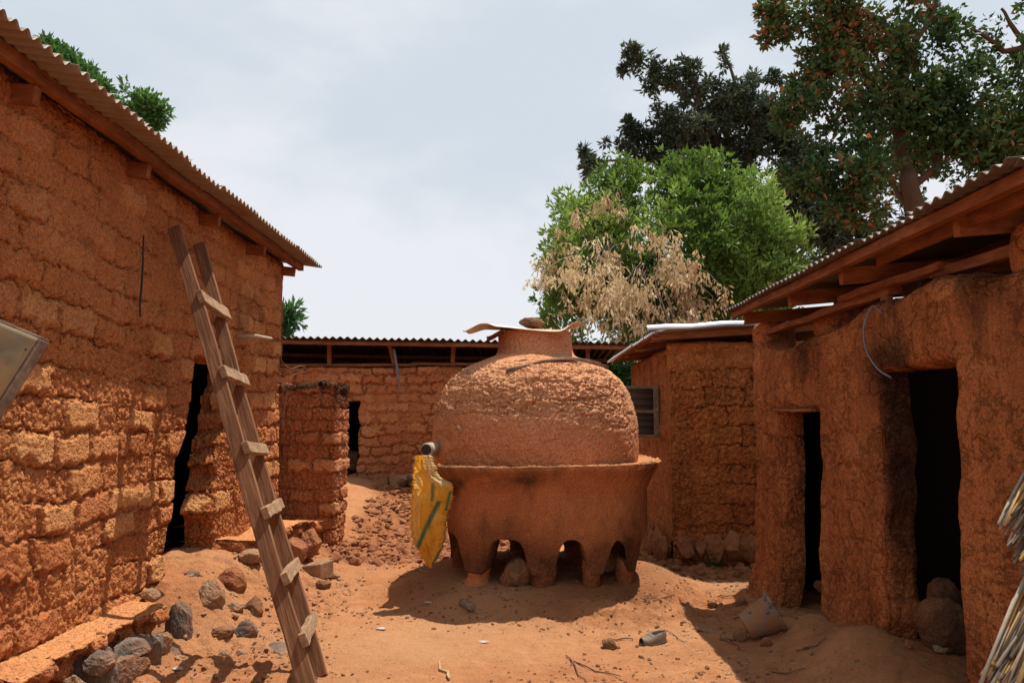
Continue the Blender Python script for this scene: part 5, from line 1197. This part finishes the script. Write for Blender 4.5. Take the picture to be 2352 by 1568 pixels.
def in_yard(rg):
    while True:
        x = rg.uniform(-2.4, 2.2); y = 3.2 + 6.3*rg.random()
        if vnoise(np.array([[x*1.3, y*1.3, 0]]), 3)[0] + .5 > rg.random(): return x, y
tag(scatter('gravel', 4200, in_yard, (.003, .020), M['rock_brown'], 6, 0), 'fine dark grit and crumbs strewn over the yard', 'gravel')
def in_bank(rg): return rg.uniform(-2.45, -1.4), rg.uniform(4.2, 7.6)
tag(scatter('gravel', 1100, in_bank, (.004, .024), M['rock_tan'], 8, 1), 'small tan stones and crumbs on the bank by the left door', 'gravel')
def in_md(rg):
    a = rg.random()*6.28; r = 1.25 + .15*rg.normal(); return .28 + r*math.cos(a)*1.05, 7.15 + r*math.sin(a)*.95
tag(scatter('gravel', 700, in_md, (.004, .02), M['rock_red'], 9, 0), 'loose crumbs round the rim of the granary mound', 'gravel')

def slivers(n, fn, lo, hi, mat, seed, label):
    rg = np.random.default_rng(seed); P0 = np.array([fn(rg) for _ in range(n)]); z = gh(P0[:, 0], P0[:, 1]); Vs = []; Fs = []
    D, Fi = ICO[0]
    for k in range(n):
        L_ = lo + (hi - lo)*rg.random()**2; V_ = rotz(D*np.array([L_, .0022 + .002*rg.random(), .0018]), rg.random()*6.3, rg.normal()*.12, rg.random()*6); Vs.append(V_ + np.array([P0[k, 0], P0[k, 1], z[k] + .004])); Fs.append(Fi + 12*k)
    tag(mesh('straw_litter', np.concatenate(Vs), np.concatenate(Fs), M[mat], smooth=False, kind='stuff'), label, 'litter')
def in_shade(rg): return rg.uniform(1.0, 2.3), rg.uniform(3.3, 7.0)
def in_front(rg): return rg.uniform(1.3, 2.3), rg.uniform(6.9, 7.5)
slivers(420, in_yard, .008, .035, 'twig', 21, 'short brown straw bits strewn over the yard')
slivers(260, in_shade, .01, .05, 'straw', 22, 'pale straw bits in the shade by the right wall')
slivers(200, in_front, .01, .05, 'straw', 23, 'pale chaff before the house with the silver roof')

# ================================================================== TREES
def lobes_pts(lobes, n, rg, shell=.55, flat=.9):
    "lobes: (px, py, rpx, Y) -> n points inside them, denser near the surface"
    wts = np.array([l[2]**2*(l[4] if len(l) > 4 else 1) for l in lobes], float); wts /= wts.sum(); which = rg.choice(len(lobes), n, p=wts)
    d = rg.normal(size=(n, 3)); d /= np.linalg.norm(d, axis=1)[:, None]; r = (shell + (1 - shell)*rg.random(n)**.7)
    C_ = np.array([P(l[0], l[1], l[3]) for l in lobes]); Rr = np.array([l[2]/F*l[3] for l in lobes])
    p = C_[which] + d*(r*Rr[which])[:, None]*np.array([1, .9, flat])
    return p, d, which
def limb(mb, pts, r0, r1, seg=8):
    pts = np.array(pts, float); n = 16; t = np.linspace(0, len(pts)-1, n); q = np.stack([np.interp(t, np.arange(len(pts)), pts[:, k]) for k in range(3)], 1)
    q[1:-1] += .04*np.stack([np.sin(t*3.1 + r0*50), np.cos(t*2.3 + r0*70), 0*t], 1)[1:-1]*(r0/.1)**.5
    mb.tube(q, np.linspace(r0, r1, n), seg)
def cull(p, d, extra=None):
    "drop what is wholly outside the frame"
    keep = np.array([-160 < proj(q)[0] < 2520 and -160 < proj(q)[1] < 1300 for q in p]); return keep

# round bright tree with a withered bough
rg = np.random.default_rng(1)
YT = 17.0
tb = root('tree', (P(1540, 800, YT)[0], YT, .4), 'dense round bright green tree behind the silver roof', 'tree')
lob = [(1530, 560, 190, YT), (1400, 600, 140, YT), (1680, 600, 150, YT), (1330, 560, 65, YT + .4), (1340, 640, 90, YT), (1760, 640, 80, YT), (1460, 470, 95, YT), (1600, 450, 90, YT), (1540, 420, 55, YT), (1700, 480, 75, YT), (1310, 480, 32, YT + .5), (1360, 505, 45, YT), (1790, 560, 60, YT), (1500, 720, 160, YT + .5), (1650, 740, 160, YT+.5), (1350, 740, 110, YT + .5), (1820, 600, 32, YT), (1640, 395, 30, YT), (1430, 410, 35, YT), (1500, 385, 28, YT), (1750, 430, 35, YT)]
p, d, wh = lobes_pts(lob, 9000, rg, .62)
p = p + .16*rg.normal(size=p.shape)
nz0 = fbm(p, .9, 3, 5) + .35*fbm(p, 2.6, 2, 6); keep = nz0 > -.16 - .22*rg.random(len(p)); p, d = p[keep], d[keep]
Vl, Ql, at_ = leaves(p, 10, .14, .065, rg, up=.5, axis=d*.8, spread=.8, tone=.42 + .9*fbm(p, .7, 2, 9) , crad=.12)
mesh('crown', Vl, Ql, M['leaf_bright'], tb, at_, smooth=False)
mb = MB(); base = P(1550, 900, YT + .2)
limb(mb, [(base[0], base[1], 0), base, P(1545, 700, YT)], .22, .14)
for a in ((1420, 560), (1680, 560), (1540, 450), (1340, 640), (1780, 640), (1480, 500)): limb(mb, [P(1545, 760, YT), P((a[0]+1545)/2, (a[1]+700)/2, YT), P(*a, YT)], .10, .02, 6)
mb.build('trunk', M['bark'], tb, smooth=True)
# withered bough (part of that tree)
dl = [(1420, 620, 130, YT - 1.9), (1500, 600, 110, YT - 2.0), (1330, 650, 105, YT - 1.5), (1450, 700, 120, YT - 1.9), (1560, 660, 80, YT - 2.0), (1270, 640, 65, YT - 1.2), (1240, 620, 35, YT - 1), (1590, 620, 45, YT - 2), (1400, 560, 60, YT - 1.6), (1370, 560, 60, YT - 1.5), (1440, 520, 45, YT - 1.5), (1245, 610, 28, YT - 1.3), (1560, 730, 70, YT - 1.8), (1360, 740, 70, YT - 1.6), (1480, 545, 45, YT - 1.7), (1290, 720, 45, YT - 1.5)]
dl += [(1300, 560, 60, YT - 1.1), (1250, 690, 50, YT - 1.0), (1620, 690, 60, YT - 1.9), (1400, 480, 50, YT - 1.3), (1320, 500, 35, YT - 1.1)]
p, d, wh = lobes_pts(dl, 2100, rg, .2, 1.0)
nz0 = fbm(p, 1.9, 3, 15) + .3*fbm(p, 5, 2, 16); p = p[nz0 > .15]
Vl, Ql, at_ = leaves(p, 11, .11, .042, rg, droop=1.5, spread=.55, tone=.5 + .8*fbm(p, 1.2, 2, 19), crad=.22)
bough = mesh('withered_bough', Vl, Ql, M['leaf_dry'], tb, at_, smooth=False, label='hanging dry beige leaves')
mb = MB(); 
o0 = P(1480, 560, YT - .5)
for k in range(60):
    q = p[rg.integers(0, len(p))]; e_ = q + (o0 - q)*.3 + np.array([.1*rg.normal(), .1, .25]); limb(mb, [e_, (e_ + q)/2 + np.array([0, 0, .10]), q + np.array([0, 0, .05]), q - np.array([0, 0, .1])], .012, .004, 4)
mb.build('dry_twigs', M['bark_pale'], tb, smooth=True, kind='stuff')

# dark feathery tree
YD = 25.0
td = root('tree', (P(1760, 800, YD)[0], YD, .4), 'dark feathery tree with jagged crown behind the bright green tree', 'tree')
rg = np.random.default_rng(2)
dl = [(1450, 118, 22, YD), (1480, 150, 34, YD), (1435, 160, 18, YD), (1530, 175, 38, YD), (1580, 160, 32, YD), (1560, 210, 36, YD), (1610, 230, 60, YD), (1655, 200, 42, YD), (1690, 240, 62, YD), (1655, 120, 16, YD), (1663, 150, 12, YD), (1720, 190, 35, YD), (1745, 260, 70, YD), (1490, 200, 18, YD), (1505, 235, 14, YD), (1600, 300, 75, YD), (1700, 330, 85, YD), (1530, 280, 38, YD), (1440, 290, 20, YD), (1470, 310, 30, YD), (1520, 345, 55, YD), (1440, 345, 42, YD), (1390, 355, 40, YD), (1360, 385, 30, YD), (1400, 395, 38, YD), (1460, 385, 50, YD), (1560, 400, 70, YD), (1660, 420, 85, YD), (1780, 380, 95, YD), (1830, 460, 95, YD), (1760, 500, 80, YD), (1345, 350, 14, YD), (1880, 540, 85, YD), (1850, 620, 70, YD), (1940, 480, 90, YD), (1780, 300, 60, YD), (1830, 370, 60, YD), (1770, 440, 60, YD), (1990, 560, 85, YD), (2040, 480, 80, YD), (1780, 180, 20, YD)]
p, d, wh = lobes_pts(dl, 6200, rg, .15)
nz0 = fbm(p, .8, 3, 25) + .5*fbm(p, 2.4, 2, 26); k_ = (nz0 > .03 - .14*rg.random(len(p))) | (np.array([l[2] for l in dl])[wh] < 32); p, d = p[k_], d[k_]
Vl, Ql, at_ = leaves(p, 15, .18, .08, rg, up=-.05, axis=d*.5, spread=.9, tone=.45 + .9*fbm(p, .5, 2, 29), crad=.10)
mesh('crown', Vl, Ql, M['leaf_dark'], td, at_, smooth=False)
mb = MB(); limb(mb, [(P(1800, 900, YD)[0], YD, 0), P(1790, 700, YD), P(1740, 500, YD)], .30, .2)
for pth in ([(1740, 500), (1700, 400), (1650, 330), (1600, 250), (1530, 180), (1450, 130)], [(1700, 400), (1660, 290), (1690, 200), (1660, 120)], [(1740, 500), (1640, 440), (1500, 370), (1370, 370)], [(1700, 400), (1740, 300), (1730, 200)], [(1650, 330), (1560, 310), (1460, 300)], [(1740, 500), (1800, 400), (1830, 300)], [(1790, 640), (1870, 540), (1990, 470)], [(1600, 250), (1600, 190), (1580, 150)]):
    limb(mb, [P(x, y, YD) for x, y in pth], .13, .03, 6)
mb.build('trunk', M['bark'], td, smooth=True)

# big tree with reddish old leaves
YR = 19.0
tr_ = root('tree', (P(2105, 800, YR)[0], YR, .4), 'tall spreading tree with green and rust red leaves behind the right roof', 'tree')
rg = np.random.default_rng(4)
rl = [(1790, 30, 50, YR), (1770, 80, 32, YR), (1840, 60, 70, YR), (1800, 130, 32, YR), (1760, 20, 25, YR), (1900, 20, 80, YR), (1900, 140, 75, YR), (1960, 60, 90, YR), (2040, 110, 110, YR), (1850, 200, 50, YR), (1830, 260, 60, YR - .5), (1900, 280, 90, YR - .8), (1990, 220, 110, YR - .8), (1850, 330, 60, YR - .8), (1900, 390, 85, YR - 1), (1980, 360, 110, YR - 1), (2080, 260, 120, YR), (2100, 380, 90, YR + 1.8), (2150, 150, 90, YR), (2200, 230, 110, YR), (2230, 340, 110, YR), (2150, 60, 60, YR + .5), (2230, 110, 80, YR), (2310, 60, 70, YR), (2340, 160, 90, YR), (2330, 280, 100, YR), (2300, 400, 80, YR), (1990, 480, 55, YR - 1), (1940, 460, 55, YR - 1), (2190, 430, 70, YR + 1.5), (1850, 420, 40, YR - 1), (2400, 100, 120, YR), (2400, 300, 120, YR), (2420, 0, 110, YR), (2060, -30, 90, YR), (1920, -50, 90, YR), (2220, 470, 45, YR), (1800, 280, 25, YR - .5), (1795, 400, 26, YR - .8)]
p, d, wh = lobes_pts(rl, 9500, rg, .15)
nz0 = fbm(p, .8, 3, 35) + .5*fbm(p, 2.6, 2, 36); k_ = ((nz0 > .06 - .14*rg.random(len(p))) | (np.array([l[2] for l in rl])[wh] < 32)) & cull(p, d); p, d = p[k_], d[k_]
pxs = np.array([proj(q)[0] for q in p]); redm = 1 - sst(1850, 2300, pxs)
tone = .40 + .5*fbm(p, .8, 3, 39) + .30*redm*(rg.random(len(p)) < .42)
Vl, Ql, at_ = leaves(p, 9, .16, .095, rg, up=-.1, axis=d*.4, spread=.9, tone=tone, crad=.13)
mesh('crown', Vl, Ql, M['leaf_red'], tr_, at_, smooth=False)
mb = MB(); limb(mb, [(P(2112, 900, YR)[0], YR, 0), P(2110, 600, YR), P(2103, 480, YR), P(2088, 400, YR)], .30, .21, 12)
for pth, r in (([(2088, 400), (2070, 330), (2060, 270), (2080, 190), (2090, 120), (2040, 60), (1980, 20)], .17), ([(2060, 290), (2000, 200), (1960, 110), (1930, 70), (1870, 40), (1820, 50)], .10), ([(2095, 430), (2150, 380), (2170, 320), (2220, 270), (2260, 220)], .11), ([(2090, 480), (2040, 400), (2000, 340), (1930, 330)], .07), ([(2090, 120), (2130, 50), (2160, -20)], .09), ([(2080, 190), (2020, 150), (1990, 90)], .07), ([(2352, 110), (2300, 120), (2260, 80), (2210, 50)], .09), ([(2420, 200), (2352, 110), (2330, 60), (2300, 20)], .1), ([(2260, 220), (2330, 240), (2420, 200)], .10), ([(2060, 300), (1990, 270), (1900, 290)], .06)):
    limb(mb, [P(x, y, YR + .1) for x, y in pth], r, r*.35, 7)
mb.build('trunk', M['bark'], tr_, smooth=True)

# tree behind left roof, small one beside the house corner, bush behind the back house
def simple_tree(lobs, n, Y, mat, label, seed, base, ln=.2, wd=.085, per=9, name='tree', cat='tree', th=-.2):
    rg = np.random.default_rng(seed); rt = root(name, (P(base[0], 900, Y)[0], Y, .4), label, cat)
    p, d, wh = lobes_pts(lobs, n, rg, .3); nz0 = fbm(p, 1.0, 3, seed+3); k_ = (nz0 > th - .2*rg.random(len(p))); p, d = p[k_], d[k_]
    Vl, Ql, at_ = leaves(p, per, ln, wd, rg, up=0, axis=d*.5, spread=.9, tone=.45 + .8*fbm(p, .8, 2, seed), crad=.12)
    mesh('crown', Vl, Ql, M[mat], rt, at_, smooth=False)
    mb = MB(); q = P(base[0], base[1], Y); limb(mb, [(q[0], Y, 0), (q[0], Y, q[2]*.5), q], .16, .09)
    for l in lobs[:8]: limb(mb, [q, (q + P(l[0], l[1], l[3]))/2 + np.array([0, 0, .2]), P(l[0], l[1], l[3])], .06, .015, 5)
    mb.build('trunk', M['bark'], rt, smooth=True)
simple_tree([(115, 118, 28, 13), (150, 150, 38, 13), (190, 175, 32, 13), (235, 220, 38, 13), (290, 240, 45, 13), (340, 250, 38, 13), (365, 262, 22, 13), (330, 280, 26, 13), (270, 280, 50, 13), (200, 240, 60, 13), (120, 200, 70, 13), (350, 290, 14, 13)], 1500, 13, 'leaf_mid', 'fresh green tree top showing above the left house roof', 51, (150, 420), .10, .055, per=14)
simple_tree([(655, 720, 18, 15), (670, 712, 14, 15), (660, 745, 16, 15), (684, 742, 9, 15), (640, 735, 30, 15), (600, 760, 60, 15), (676, 712, 10, 15)], 170, 15, 'leaf_mid', 'small leafy branch of a tree beside the far corner of the left house', 52, (610, 850), .17, .06, per=8, th=-.4)
simple_tree([(1410, 860, 40, 16), (1450, 850, 50, 16), (1380, 880, 40, 16), (1430, 900, 45, 16), (1490, 870, 60, 16), (1400, 930, 40, 16)], 900, 16, 'leaf_mid', 'dark green bush in the gap between the granary and the right far house', 53, (1420, 930), .16, .07, name='bush', cat='bush')
